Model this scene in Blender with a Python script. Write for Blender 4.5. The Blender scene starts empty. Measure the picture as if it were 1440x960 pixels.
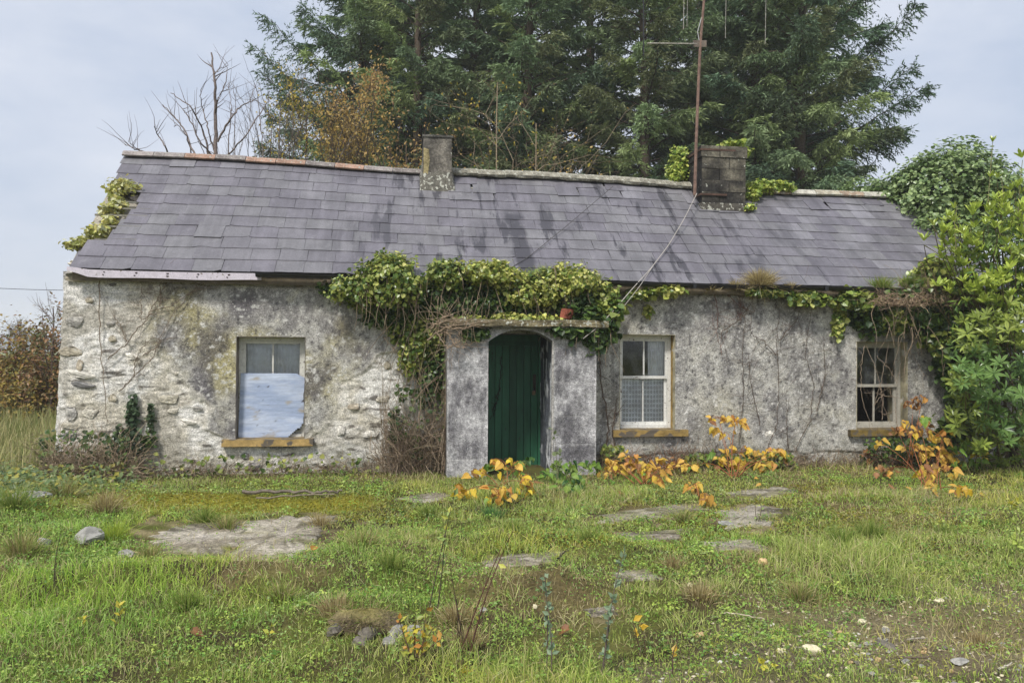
import bpy, math
import numpy as np
from mathutils import Matrix, Vector

rng = np.random.default_rng(11)
S = bpy.context.scene
COL = S.collection

# ---------------------------------------------------------------- camera, sky, sun, exposure
TH = math.radians(8.3)                       # the house stands turned by this much
O = np.array([0., 10.77, 0.])                # middle of the front wall's foot
UV = np.array([math.cos(TH), math.sin(TH), 0.])
VV = np.array([-math.sin(TH), math.cos(TH), 0.])
CAM = np.array([0., 0., 1.65])
cd = bpy.data.cameras.new('camera')
cam = bpy.data.objects.new('camera', cd)
COL.objects.link(cam)
cam.matrix_world = (Matrix.Translation(Vector(CAM)) @ Matrix.Rotation(math.pi/2 + math.radians(.75), 4, 'X')
                    @ Matrix.Rotation(math.radians(.38), 4, 'Z'))
cd.sensor_width = 36
cd.lens = 27.05
cd.clip_end = 3000
S.camera = cam

SUN_EL, SUN_AZ = math.radians(52), math.radians(205)     # azimuth clockwise from +Y
W = bpy.data.worlds.new('World')
S.world = W
W.use_nodes = True
nt = W.node_tree
nt.nodes.clear()


def N(t, typ, **kw):
    n = t.nodes.new(typ)
    for k, v in kw.items():
        if k.startswith('i_'):
            k = k[2:]
            n.inputs[int(k) if k.isdigit() else k].default_value = v
        else:
            setattr(n, k, v)
    return n


L = lambda t, a, b: t.links.new(a, b)
out = N(nt, 'ShaderNodeOutputWorld')
bg = N(nt, 'ShaderNodeBackground', i_Strength=.1)
sky = N(nt, 'ShaderNodeTexSky', sky_type='NISHITA', sun_disc=False, sun_elevation=SUN_EL, sun_rotation=SUN_AZ,
        dust_density=4.0, air_density=1.0)
tc = N(nt, 'ShaderNodeTexCoord')
mp = N(nt, 'ShaderNodeMapping')
mp.inputs['Scale'].default_value = (1.1, 1.1, 2.6)
nz = N(nt, 'ShaderNodeTexNoise', i_Scale=2.1, i_Detail=6.0, i_Roughness=.55)
cr = N(nt, 'ShaderNodeValToRGB')
cr.color_ramp.elements[0].position = .36
cr.color_ramp.elements[0].color = (2.5, 2.84, 3.5, 1)
cr.color_ramp.elements[1].position = .66
cr.color_ramp.elements[1].color = (3.75, 3.88, 4.25, 1)
mx = N(nt, 'ShaderNodeMix', data_type='RGBA')
mx.inputs['Factor'].default_value = .93
L(nt, tc.outputs['Generated'], mp.inputs['Vector'])
L(nt, mp.outputs[0], nz.inputs['Vector'])
L(nt, nz.outputs['Fac'], cr.inputs['Fac'])
L(nt, sky.outputs[0], mx.inputs[6])
L(nt, cr.outputs[0], mx.inputs[7])
L(nt, mx.outputs[2], bg.inputs['Color'])
L(nt, bg.outputs[0], out.inputs['Surface'])
sd = bpy.data.lights.new('sun', 'SUN')
sd.energy = 1.5
sd.angle = math.radians(10)
sd.color = (1., .96, .9)
sun = bpy.data.objects.new('sun', sd)
COL.objects.link(sun)
dv = Vector((math.sin(SUN_AZ)*math.cos(SUN_EL), math.cos(SUN_AZ)*math.cos(SUN_EL), math.sin(SUN_EL)))
sun.rotation_euler = dv.to_track_quat('Z', 'Y').to_euler()
S.view_settings.view_transform = 'Standard'
S.view_settings.look = 'None'
S.view_settings.gamma = 1
S.view_settings.exposure = 1.17
S.render.engine = 'CYCLES'
HAZE = .0012
S.cycles.max_bounces = 6
S.cycles.volume_bounces = 1
S.cycles.transparent_max_bounces = 12


# ---------------------------------------------------------------- helpers
def sr(*c):
    """8-bit sRGB to linear"""
    c = np.array(c, float)/255
    return np.where(c <= .04045, c/12.92, ((c+.055)/1.055)**2.4)


def house(u, v, z):
    """house coordinates (along the wall, into the house, up) to the world"""
    u, v, z = np.broadcast_arrays(np.asarray(u, float), v, z)
    return O + u[..., None]*UV + v[..., None]*VV + z[..., None]*np.array([0, 0, 1.])


_R = np.array(cam.matrix_world.to_3x3())


def ray(x, y):
    return _R @ np.array([(x-720)/1082., -(y-480)/1082., -1.])


def onv(x, y, v=0.):
    """photo pixel to (u, z) on the upright plane v"""
    d = ray(x, y)
    t = np.dot(O+VV*v-CAM, VV)/np.dot(d, VV)
    p = CAM+t*d
    return np.dot(p-O, UV), p[2]


def ong(x, y, z=0.):
    d = ray(x, y)
    return CAM+d*(z-CAM[2])/d[2]


def onY(x, y, Y):
    d = ray(x, y)
    return CAM+d*Y/d[1]


def _h(ix, iy, s):
    n = (ix.astype(np.int64)*374761393+iy.astype(np.int64)*668265263+s*974634777) & 0xffffffff
    n = ((n ^ (n >> 13))*1274126177) & 0xffffffff
    return ((n ^ (n >> 16)) & 0xffff)/65535.


def vn(x, y, s=0):
    x, y = np.broadcast_arrays(np.asarray(x, float), np.asarray(y, float))
    ix, iy = np.floor(x), np.floor(y)
    fx, fy = x-ix, y-iy
    fx, fy = fx*fx*(3-2*fx), fy*fy*(3-2*fy)
    a, b, c, d = _h(ix, iy, s), _h(ix+1, iy, s), _h(ix, iy+1, s), _h(ix+1, iy+1, s)
    return (a*(1-fx)+b*fx)*(1-fy)+(c*(1-fx)+d*fx)*fy


def fbm(x, y, s=0, o=4):
    """about -.5 to .5"""
    t, a, w = 0, .5, 0
    for i in range(o):
        t = t+a*vn(x*2**i, y*2**i, s+i*7)
        w += a
        a *= .5
    return t/w-.5


def ss(a, b, x):
    t = np.clip((x-a)/(b-a), 0, 1)
    return t*t*(3-2*t)


def mixc(a, b, t):
    t = np.asarray(t)[..., None]
    return a*(1-t)+b*t


def nrm(v):
    return v/np.maximum(np.linalg.norm(v, axis=-1, keepdims=True), 1e-9)


class G:
    """collects geometry that becomes one mesh"""

    def __init__(s):
        s.V, s.F3, s.F4, s.C, s.n = [], [], [], [], 0

    def add(s, V, F, col=(.5, .5, .5)):
        V = np.asarray(V, float).reshape(-1, 3)
        F = np.asarray(F, int)
        (s.F3 if F.shape[1] == 3 else s.F4).append(F+s.n)
        c = np.empty((len(V), 3))
        c[:] = col
        s.V.append(V)
        s.C.append(c)
        s.n += len(V)
        return s

    def more(s, V, F3, F4, col):
        n = s.n
        s.add(V, F4, col)
        s.F3.append(np.asarray(F3, int)+n)

    def box(s, a, b, col=(.5, .5, .5), jit=0.):
        a, b = np.minimum(a, b), np.maximum(a, b)
        V = np.array([[x, y, z] for x in (a[0], b[0]) for y in (a[1], b[1]) for z in (a[2], b[2])], float)
        if jit:
            V += rng.uniform(-jit, jit, V.shape)
        return s.add(V, [[0, 1, 3, 2], [4, 6, 7, 5], [0, 4, 5, 1], [2, 3, 7, 6], [0, 2, 6, 4], [1, 5, 7, 3]], col)

    def tube(s, P, r0, r1=None, k=5, col=(.5, .5, .5)):
        P = np.asarray(P, float)
        n = len(P)
        r = np.linspace(r0, r0 if r1 is None else r1, n)
        T = nrm(np.gradient(P, axis=0))
        ref = np.where(np.abs(T[:, 2:3]) > .9, np.array([[1., 0, 0]]), np.array([[0, 0, 1.]]))
        A = nrm(np.cross(T, ref))
        B = np.cross(T, A)
        an = np.arange(k)*2*math.pi/k
        V = P[:, None]+r[:, None, None]*(np.cos(an)[None, :, None]*A[:, None]+np.sin(an)[None, :, None]*B[:, None])
        i, j = np.meshgrid(np.arange(n-1), np.arange(k), indexing='ij')
        q = np.stack([i*k+j, i*k+(j+1) % k, (i+1)*k+(j+1) % k, (i+1)*k+j], -1).reshape(-1, 4)
        return s.add(V, q, col)

    def inst(s, T, pos, R, sc, col):
        """many copies of a small template T = (verts, faces)"""
        tv, tf = np.asarray(T[0], float), np.asarray(T[1], int)
        n, k = len(pos), len(tv)
        sc = np.asarray(sc, float)
        sc = np.repeat(np.broadcast_to(sc, (n,))[:, None], 3, 1) if sc.ndim < 2 else sc
        V = np.einsum('nij,nkj->nki', R, tv[None]*sc[:, None]) + np.asarray(pos)[:, None]
        F = (tf[None]+(np.arange(n)*k)[:, None, None]).reshape(-1, tf.shape[1])
        c = np.broadcast_to(np.asarray(col, float), (n, 3))
        return s.add(V.reshape(-1, 3), F, np.repeat(c, k, 0))

    def mesh(s, name, mat, loc=None, smooth=False):
        V = np.concatenate(s.V)
        if loc is not None:
            V = V-np.asarray(loc)
        fs = [np.concatenate(f) for f in (s.F3, s.F4) if f]
        me = bpy.data.meshes.new(name)
        nl = sum(f.size for f in fs)
        npoly = sum(len(f) for f in fs)
        me.vertices.add(len(V))
        me.vertices.foreach_set('co', V.astype(np.float32).ravel())
        me.loops.add(nl)
        me.loops.foreach_set('vertex_index', np.concatenate([f.ravel() for f in fs]).astype(np.int32))
        me.polygons.add(npoly)
        tot = np.concatenate([np.full(len(f), f.shape[1]) for f in fs])
        me.polygons.foreach_set('loop_start', np.concatenate([[0], np.cumsum(tot)[:-1]]).astype(np.int32))
        me.polygons.foreach_set('loop_total', tot.astype(np.int32))
        me.update(calc_edges=True)
        at = me.color_attributes.new('col', 'FLOAT_COLOR', 'POINT')
        C = np.concatenate(s.C)
        at.data.foreach_set('color', np.concatenate([C, np.ones((len(C), 1))], 1).astype(np.float32).ravel())
        me.polygons.foreach_set('use_smooth', np.full(npoly, bool(smooth)))
        me.materials.append(mat)
        return me

    def obj(s, name, mat, parent=None, loc=None, smooth=False, kind=None, rel=False):
        o = put(name, s.mesh(name, mat, None if rel else loc, smooth), parent)
        if loc is not None and parent is None:
            o.location = Vector(loc)
        if kind:
            o['kind'] = kind
        return o


def put(name, me, parent=None, M=None):
    o = bpy.data.objects.new(name, me)
    COL.objects.link(o)
    if parent is not None:
        o.parent = parent
    if M is not None:
        o.matrix_local = M
    return o


def tag(o, label, cat, group=None):
    o['label'] = label
    o['category'] = cat
    if group:
        o['group'] = group
    return o


def thing(name, label, cat, loc=(0, 0, 0), group=None):
    o = bpy.data.objects.new(name, None)
    o.empty_display_size = .2
    COL.objects.link(o)
    o.location = Vector(loc)
    return tag(o, label, cat, group)


def basis(n, t):
    """rotation matrices with local z = n and local y as near t as can be"""
    n = nrm(n)
    x = nrm(np.cross(t, n))
    y = np.cross(n, x)
    return np.stack([x, y, n], -1)


def rdir(n):
    return nrm(rng.normal(size=(n, 3)))


def pal(cols, n, jit=.18):
    cols = np.array(cols)
    i = rng.integers(0, len(cols), n)
    j = rng.integers(0, len(cols), n)
    t = rng.random((n, 1))*.5
    c = cols[i]*(1-t)+cols[j]*t
    return np.clip(c*rng.uniform(1-jit, 1+jit, (n, 1)), 0, 1)


# small templates, tip along +y, face along +z
IVY = ([(0, .3, -.05), (0, 0, 0), (-.5, .12, .05), (-.42, .6, .04), (0, 1, -.04), (.42, .6, .04), (.5, .12, .05)],
       [[0, 2, 1], [0, 3, 2], [0, 4, 3], [0, 5, 4], [0, 6, 5], [0, 1, 6]])
OVAL = ([(0, 0, 0), (-.3, .45, .07), (0, 1, -.05), (.3, .45, .07)], [[0, 2, 1], [0, 3, 2]])
LANCE = ([(0, 0, 0), (-.13, .35, .035), (-.13, .7, .03), (0, 1, -.06), (.13, .7, .03), (.13, .35, .035), (0, .5, -.01)],
         [[6, 1, 0], [6, 2, 1], [6, 3, 2], [6, 4, 3], [6, 5, 4], [6, 0, 5]])
NEEDLE = ([(0, 0, 0), (-.13, .4, .02), (0, 1, 0), (.13, .4, .02)], [[0, 3, 1], [1, 3, 2]])
HEART = ([(0, .35, -.05), (0, .03, 0), (-.25, -.06, .03), (-.47, .16, .08), (-.4, .5, .05), (-.16, .83, 0), (0, 1.05, -.08),
          (.16, .83, 0), (.4, .5, .05), (.47, .16, .08), (.25, -.06, .03)],
         [[0, 2, 1], [0, 3, 2], [0, 4, 3], [0, 5, 4], [0, 6, 5], [0, 7, 6], [0, 8, 7], [0, 9, 8], [0, 10, 9], [0, 1, 10]])
HEART = ([(x*.84, y, z) for x, y, z in HEART[0]], HEART[1])


# ---------------------------------------------------------------- materials
def mat_new(name):
    m = bpy.data.materials.new(name)
    m.use_nodes = True
    t = m.node_tree
    t.nodes.clear()
    return m, t, N(t, 'ShaderNodeOutputMaterial')


def noise_mul(t, col, vec, scale, lo, hi, detail=3., a=.3, b=.7):
    n = N(t, 'ShaderNodeTexNoise', i_Scale=scale, i_Detail=detail, i_Roughness=.6)
    L(t, vec, n.inputs['Vector'])
    r = N(t, 'ShaderNodeMapRange')
    for i, v in enumerate((a, b, lo, hi)):
        r.inputs[i+1].default_value = v
    L(t, n.outputs['Fac'], r.inputs[0])
    m = N(t, 'ShaderNodeVectorMath', operation='SCALE')
    L(t, col, m.inputs[0])
    L(t, r.outputs[0], m.inputs['Scale'])
    return m.outputs[0], n.outputs['Fac']


def mat_surface(name, col=None, rough=.85, grain=((40, .8, 1.2),), bump=.3, bscale=80, bdist=.004, rnd=0., spec=.3, speck=None, stretch=None):
    """matte surface: vertex colour (or one colour), grain of several sizes, bump; per-object brightness by rnd"""
    m, t, o = mat_new(name)
    b = N(t, 'ShaderNodeBsdfPrincipled', i_Roughness=rough)
    b.inputs['Specular IOR Level'].default_value = spec
    tc = N(t, 'ShaderNodeTexCoord')
    vec = tc.outputs['Object']
    if stretch:
        mp = N(t, 'ShaderNodeMapping')
        mp.inputs['Scale'].default_value = stretch
        L(t, vec, mp.inputs['Vector'])
        vec = mp.outputs[0]
    if col is None:
        c = N(t, 'ShaderNodeAttribute', attribute_name='col').outputs['Color']
    else:
        r = N(t, 'ShaderNodeRGB')
        r.outputs[0].default_value = (*col, 1)
        c = r.outputs[0]
    for sc, lo, hi, *ab in grain:
        c, f = noise_mul(t, c, vec, sc, lo, hi, 3., *(ab or (.3, .7)))
    if rnd:
        oi = N(t, 'ShaderNodeObjectInfo')
        r = N(t, 'ShaderNodeMapRange')
        r.inputs[3].default_value, r.inputs[4].default_value = 1-rnd, 1+rnd
        L(t, oi.outputs['Random'], r.inputs[0])
        s = N(t, 'ShaderNodeVectorMath', operation='SCALE')
        L(t, c, s.inputs[0])
        L(t, r.outputs[0], s.inputs['Scale'])
        c = s.outputs[0]
    if speck:
        sc, th, sc_col = speck
        n = N(t, 'ShaderNodeTexNoise', i_Scale=sc, i_Detail=2.)
        L(t, vec, n.inputs['Vector'])
        r = N(t, 'ShaderNodeMapRange')
        r.inputs[1].default_value, r.inputs[2].default_value = th, th+.05
        L(t, n.outputs['Fac'], r.inputs[0])
        mm = N(t, 'ShaderNodeMix', data_type='RGBA')
        L(t, r.outputs[0], mm.inputs['Factor'])
        L(t, c, mm.inputs[6])
        mm.inputs[7].default_value = (*sc_col, 1)
        c = mm.outputs[2]
    L(t, c, b.inputs['Base Color'])
    if bump:
        n = N(t, 'ShaderNodeTexNoise', i_Scale=bscale, i_Detail=4.)
        L(t, vec, n.inputs['Vector'])
        bp = N(t, 'ShaderNodeBump', i_Strength=bump, i_Distance=bdist)
        L(t, n.outputs['Fac'], bp.inputs['Height'])
        L(t, bp.outputs[0], b.inputs['Normal'])
    L(t, b.outputs[0], o.inputs['Surface'])
    return m


def mat_leaf(name, rough=.45, trans=.35, rnd=0., spec=.4, blotch=None):
    m, t, o = mat_new(name)
    c = N(t, 'ShaderNodeAttribute', attribute_name='col').outputs['Color']
    tc = N(t, 'ShaderNodeTexCoord')
    if blotch:
        c, f = noise_mul(t, c, tc.outputs['Object'], blotch, .72, 1.22)
    if rnd:
        oi = N(t, 'ShaderNodeObjectInfo')
        hs = N(t, 'ShaderNodeHueSaturation')
        r = N(t, 'ShaderNodeMapRange')
        r.inputs[3].default_value, r.inputs[4].default_value = .5-.022*rnd, .5+.03*rnd
        L(t, oi.outputs['Random'], r.inputs[0])
        L(t, r.outputs[0], hs.inputs['Hue'])
        w = N(t, 'ShaderNodeMath', operation='MULTIPLY')
        w.inputs[1].default_value = 7.31
        L(t, oi.outputs['Random'], w.inputs[0])
        fr = N(t, 'ShaderNodeMath', operation='FRACT')
        L(t, w.outputs[0], fr.inputs[0])
        r2 = N(t, 'ShaderNodeMapRange')
        r2.inputs[3].default_value, r2.inputs[4].default_value = 1-.4*rnd, 1+.3*rnd
        L(t, fr.outputs[0], r2.inputs[0])
        L(t, r2.outputs[0], hs.inputs['Value'])
        L(t, c, hs.inputs['Color'])
        c = hs.outputs[0]
    b = N(t, 'ShaderNodeBsdfPrincipled', i_Roughness=rough)
    b.inputs['Specular IOR Level'].default_value = spec
    L(t, c, b.inputs['Base Color'])
    if trans:
        tr = N(t, 'ShaderNodeBsdfTranslucent')
        L(t, c, tr.inputs['Color'])
        mxs = N(t, 'ShaderNodeMixShader', i_Fac=trans)
        L(t, b.outputs[0], mxs.inputs[1])
        L(t, tr.outputs[0], mxs.inputs[2])
        L(t, mxs.outputs[0], o.inputs['Surface'])
    else:
        L(t, b.outputs[0], o.inputs['Surface'])
    return m


M = {}
M['leaf'] = mat_leaf('leaf')
M['glossy_leaf'] = mat_leaf('glossy_leaf', rough=.32, trans=.25, spec=.5)
M['big_leaf'] = mat_leaf('big_leaf', rough=.5, trans=.3, rnd=.5, blotch=22)
M['shrub_leaf'] = mat_leaf('shrub_leaf', rough=.3, trans=.28, rnd=.3, spec=.5, blotch=30)
M['needle'] = mat_leaf('needle', rough=.6, trans=.15, spec=.2)
M['grass'] = mat_leaf('grass', rough=.55, trans=.35, spec=.25)
M['bark'] = mat_surface('bark', grain=((25, .6, 1.3), (90, .8, 1.2)), bump=.6, bscale=60, bdist=.01)
M['wall'] = mat_surface('wall', grain=((16, .86, 1.14, .38, .62), (42, .76, 1.2, .36, .64), (90, .66, 1.34, .36, .64)), bump=1., bscale=85, bdist=.012, speck=(62, .67, (.6, .58, .53)))
M['stone'] = mat_surface('stone', grain=((2.2, .75, 1.2, .36, .64), (7, .65, 1.3, .36, .64)), bump=.8, bscale=7, bdist=.02, rnd=.14, speck=(4.5, .6, (.56, .54, .47)))
M['concrete'] = mat_surface('concrete', grain=((5, .8, 1.15), (22, .72, 1.25, .38, .62), (75, .62, 1.38, .36, .64)), bump=.8, bscale=90, bdist=.006, speck=(48, .68, (.5, .5, .49)))
M['ground'] = mat_surface('ground', grain=((9, .75, 1.25), (45, .65, 1.35)), bump=.8, bscale=60, bdist=.02, spec=.1)
M['white_paint'] = mat_surface('white_paint', grain=((18, .85, 1.05), (70, .85, 1.1)), bump=.4, bscale=60, rough=.6, speck=(26, .66, (.2, .17, .14)))
M['board'] = mat_surface('board', grain=((3, .88, 1.1), (14, .9, 1.08)), bump=.4, bscale=20, rough=.75, stretch=(1.6, 1, 14), speck=(3.2, .74, (.2, .18, .17)))
M['ochre'] = mat_surface('ochre', grain=((9, .6, 1.25), (60, .75, 1.2)), bump=.6, bscale=70, speck=(7, .56, (.13, .11, .085)))
M['wood'] = mat_surface('wood', grain=((12, .7, 1.25), (60, .8, 1.2)), bump=.5, bscale=40, rnd=.2)
M['green_paint'] = mat_surface('green_paint', col=(.028, .125, .066), grain=((4, .75, 1.2), (60, .85, 1.15)), bump=.3, bscale=30, rough=.5, rnd=.3, stretch=(3, 3, .5), speck=(14, .7, (.03, .035, .03)))
M['black'] = mat_surface('black', col=(.012, .012, .014), grain=((30, .8, 1.3),), bump=.1, rough=.35, spec=.5)
M['rust'] = mat_surface('rust', grain=((14, .6, 1.3), (60, .75, 1.25)), bump=.4, bscale=90, rough=.85)
M['rock'] = mat_surface('rock', grain=((1.6, .8, 1.2), (5, .75, 1.25)), bump=.5, bscale=6, bdist=.02, rnd=.12)
M['tile'] = mat_surface('tile', grain=((9, .65, 1.25), (45, .7, 1.3)), bump=.6, bscale=70, bdist=.006, rnd=.2, speck=(24, .6, (.36, .36, .31)))
M['ridge'] = mat_surface('ridge', grain=((12, .65, 1.3), (55, .65, 1.35)), bump=.9, bscale=45, bdist=.015, rnd=.12, speck=(20, .56, (.45, .45, .38)))
M['chimney'] = mat_surface('chimney', grain=((5, .55, 1.4, .36, .64), (26, .65, 1.35, .36, .64), (110, .75, 1.25)), bump=.7, bscale=60, bdist=.008, rnd=.15, speck=(17, .69, (.42, .42, .36)))
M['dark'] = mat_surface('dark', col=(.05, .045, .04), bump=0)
M['cloth'] = mat_surface('cloth', grain=((6, .85, 1.1), (90, .92, 1.06)), bump=0, rough=.95)


def mat_glass():
    m, t, o = mat_new('window_glass')
    tr = N(t, 'ShaderNodeBsdfTransparent')
    tr.inputs[0].default_value = (.965, .975, .975, 1)
    gl = N(t, 'ShaderNodeBsdfGlossy', i_Roughness=.06)
    df = N(t, 'ShaderNodeBsdfDiffuse')
    df.inputs[0].default_value = (.32, .33, .34, 1)
    fr = N(t, 'ShaderNodeFresnel', i_IOR=1.45)
    tc = N(t, 'ShaderNodeTexCoord')
    n = N(t, 'ShaderNodeTexNoise', i_Scale=5., i_Detail=5.)
    L(t, tc.outputs['Object'], n.inputs['Vector'])
    r = N(t, 'ShaderNodeMapRange')
    for i, v in enumerate((.45, .8, .01, .3)):
        r.inputs[i+1].default_value = v
    L(t, n.outputs['Fac'], r.inputs[0])
    m1 = N(t, 'ShaderNodeMixShader')
    L(t, r.outputs[0], m1.inputs[0])
    L(t, tr.outputs[0], m1.inputs[1])
    L(t, df.outputs[0], m1.inputs[2])
    m2 = N(t, 'ShaderNodeMixShader')
    L(t, fr.outputs[0], m2.inputs[0])
    L(t, m1.outputs[0], m2.inputs[1])
    L(t, gl.outputs[0], m2.inputs[2])
    L(t, m2.outputs[0], o.inputs['Surface'])
    return m


M['glass'] = mat_glass()


def mat_lace():
    """white lace: rows of pointed scallops, holes between the threads"""
    m, t, o = mat_new('lace')
    tc = N(t, 'ShaderNodeTexCoord')
    mp = N(t, 'ShaderNodeMapping')
    mp.inputs['Scale'].default_value = (22, 0.01, 15)
    L(t, tc.outputs['Object'], mp.inputs['Vector'])
    vo = N(t, 'ShaderNodeTexVoronoi', feature='F1', i_Scale=1.)
    vo.inputs['Randomness'].default_value = .12
    L(t, mp.outputs[0], vo.inputs['Vector'])
    rp = N(t, 'ShaderNodeValToRGB')
    e = rp.color_ramp.elements
    e[0].position, e[0].color = .12, (.1, .1, .1, 1)
    e[1].position, e[1].color = .55, (.02, .02, .02, 1)
    for p_, k_ in ((.2, .55), (.32, .55), (.4, .03)):
        e.new(p_).color = (k_, k_, k_, 1)
    L(t, vo.outputs['Distance'], rp.inputs[0])
    r = rp
    d = N(t, 'ShaderNodeBsdfDiffuse')
    d.inputs[0].default_value = (.9, .92, .96, 1)
    tr = N(t, 'ShaderNodeBsdfTransparent')
    mm = N(t, 'ShaderNodeMixShader')
    L(t, r.outputs[0], mm.inputs[0])
    L(t, d.outputs[0], mm.inputs[1])
    L(t, tr.outputs[0], mm.inputs[2])
    L(t, mm.outputs[0], o.inputs['Surface'])
    return m


M['lace'] = mat_lace()


def mat_slate():
    """slate: each piece its own grey, damp streaks that run down the slope across the pieces"""
    m, t, o = mat_new('slate')
    b = N(t, 'ShaderNodeBsdfPrincipled', i_Roughness=.5)
    b.inputs['Specular IOR Level'].default_value = .45
    geo = N(t, 'ShaderNodeNewGeometry')
    sub = N(t, 'ShaderNodeVectorMath', operation='SUBTRACT')
    sub.inputs[1].default_value = tuple(O)
    L(t, geo.outputs['Position'], sub.inputs[0])
    rot = N(t, 'ShaderNodeVectorRotate', rotation_type='Z_AXIS')
    rot.inputs['Angle'].default_value = -TH
    L(t, sub.outputs[0], rot.inputs['Vector'])
    pos = rot.outputs[0]
    oi = N(t, 'ShaderNodeObjectInfo')
    at = N(t, 'ShaderNodeAttribute', attribute_name='col')
    rv = N(t, 'ShaderNodeMath', operation='MULTIPLY_ADD')
    L(t, oi.outputs['Random'], rv.inputs[0])
    rv.inputs[1].default_value = .32
    L(t, at.outputs['Fac'], rv.inputs[2])
    ramp = N(t, 'ShaderNodeValToRGB')
    e = ramp.color_ramp.elements
    e[0].position, e[0].color = 0., (.108, .102, .118, 1)
    e[1].position, e[1].color = 1., (.215, .207, .23, 1)
    k = e.new(.45)
    k.color = (.142, .134, .153, 1)
    k = e.new(.7)
    k.color = (.168, .164, .172, 1)
    L(t, rv.outputs[0], ramp.inputs[0])
    c = ramp.outputs[0]
    c, _ = noise_mul(t, c, pos, 2.2, .8, 1.2)
    c, _ = noise_mul(t, c, pos, 42, .86, 1.14)
    mp = N(t, 'ShaderNodeMapping')
    mp.inputs['Scale'].default_value = (9, .55, .55)
    L(t, pos, mp.inputs['Vector'])
    c, _ = noise_mul(t, c, mp.outputs[0], 1., .84, 1.16, detail=5.)
    # damp streaks, mostly between the chimneys
    mp2 = N(t, 'ShaderNodeMapping')
    mp2.inputs['Scale'].default_value = (4.2, .75, .75)
    mp2.inputs['Location'].default_value = (3.7, 0, 0)
    L(t, pos, mp2.inputs['Vector'])
    n2 = N(t, 'ShaderNodeTexNoise', i_Scale=1., i_Detail=5., i_Roughness=.62)
    L(t, mp2.outputs[0], n2.inputs['Vector'])
    sx = N(t, 'ShaderNodeSeparateXYZ')
    L(t, pos, sx.inputs[0])
    win = N(t, 'ShaderNodeMapRange', interpolation_type='SMOOTHSTEP')
    for i, v in enumerate((-3.0, -1.2, 0., 1.)):
        win.inputs[i+1].default_value = v
    L(t, sx.outputs[0], win.inputs[0])
    wn2 = N(t, 'ShaderNodeMapRange')
    for i, v in enumerate((5.2, 2.6, .3, 1.)):
        wn2.inputs[i+1].default_value = v
    L(t, sx.outputs[0], wn2.inputs[0])
    wn3 = N(t, 'ShaderNodeMath', operation='MULTIPLY')
    L(t, win.outputs[0], wn3.inputs[0])
    L(t, wn2.outputs[0], wn3.inputs[1])
    win = wn3
    st = N(t, 'ShaderNodeMapRange')
    for i, v in enumerate((.54, .59, 0., .85)):
        st.inputs[i+1].default_value = v
    L(t, n2.outputs['Fac'], st.inputs[0])
    mul = N(t, 'ShaderNodeMath', operation='MULTIPLY')
    L(t, win.outputs[0], mul.inputs[0])
    L(t, st.outputs[0], mul.inputs[1])
    # one broad wet tongue half way along
    dx = N(t, 'ShaderNodeMath', operation='MULTIPLY_ADD')
    L(t, sx.outputs[1], dx.inputs[0])
    dx.inputs[1].default_value = .02
    dx.inputs[2].default_value = -.21
    ad = N(t, 'ShaderNodeMath', operation='ADD')
    L(t, sx.outputs[0], ad.inputs[0])
    L(t, dx.outputs[0], ad.inputs[1])
    wob = N(t, 'ShaderNodeTexNoise', i_Scale=2.5, i_Detail=3.)
    L(t, pos, wob.inputs['Vector'])
    w2 = N(t, 'ShaderNodeMath', operation='MULTIPLY_ADD')
    L(t, wob.outputs['Fac'], w2.inputs[0])
    w2.inputs[1].default_value = .3
    w2.inputs[2].default_value = -.15
    ad2 = N(t, 'ShaderNodeMath', operation='ADD')
    L(t, ad.outputs[0], ad2.inputs[0])
    L(t, w2.outputs[0], ad2.inputs[1])
    ab = N(t, 'ShaderNodeMath', operation='ABSOLUTE')
    L(t, ad2.outputs[0], ab.inputs[0])
    tg = N(t, 'ShaderNodeMapRange')
    for i, v in enumerate((.16, .1, 0., .9)):
        tg.inputs[i+1].default_value = v
    L(t, ab.outputs[0], tg.inputs[0])
    zt = N(t, 'ShaderNodeMapRange')
    for i, v in enumerate((3.95, 3.75, 0., 1.)):
        zt.inputs[i+1].default_value = v
    L(t, sx.outputs[2], zt.inputs[0])
    tz = N(t, 'ShaderNodeMath', operation='MULTIPLY')
    L(t, tg.outputs[0], tz.inputs[0])
    L(t, zt.outputs[0], tz.inputs[1])
    mxx = N(t, 'ShaderNodeMath', operation='MAXIMUM')
    L(t, mul.outputs[0], mxx.inputs[0])
    L(t, tz.outputs[0], mxx.inputs[1])
    mm = N(t, 'ShaderNodeMix', data_type='RGBA')
    L(t, mxx.outputs[0], mm.inputs['Factor'])
    L(t, c, mm.inputs[6])
    mm.inputs[7].default_value = (.045, .043, .052, 1)
    # pale lichen bloom
    n3 = N(t, 'ShaderNodeTexNoise', i_Scale=7., i_Detail=6., i_Roughness=.7)
    L(t, pos, n3.inputs['Vector'])
    r3 = N(t, 'ShaderNodeMapRange')
    for i, v in enumerate((.58, .74, 0., .45)):
        r3.inputs[i+1].default_value = v
    L(t, n3.outputs['Fac'], r3.inputs[0])
    m3 = N(t, 'ShaderNodeMix', data_type='RGBA')
    L(t, r3.outputs[0], m3.inputs['Factor'])
    L(t, mm.outputs[2], m3.inputs[6])
    m3.inputs[7].default_value = (.3, .295, .3, 1)
    L(t, m3.outputs[2], b.inputs['Base Color'])
    nb = N(t, 'ShaderNodeTexNoise', i_Scale=30., i_Detail=4.)
    L(t, pos, nb.inputs['Vector'])
    bp = N(t, 'ShaderNodeBump', i_Strength=.35, i_Distance=.004)
    L(t, nb.outputs['Fac'], bp.inputs['Height'])
    L(t, bp.outputs[0], b.inputs['Normal'])
    L(t, b.outputs[0], o.inputs['Surface'])
    return m


M['slate'] = mat_slate()


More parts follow.
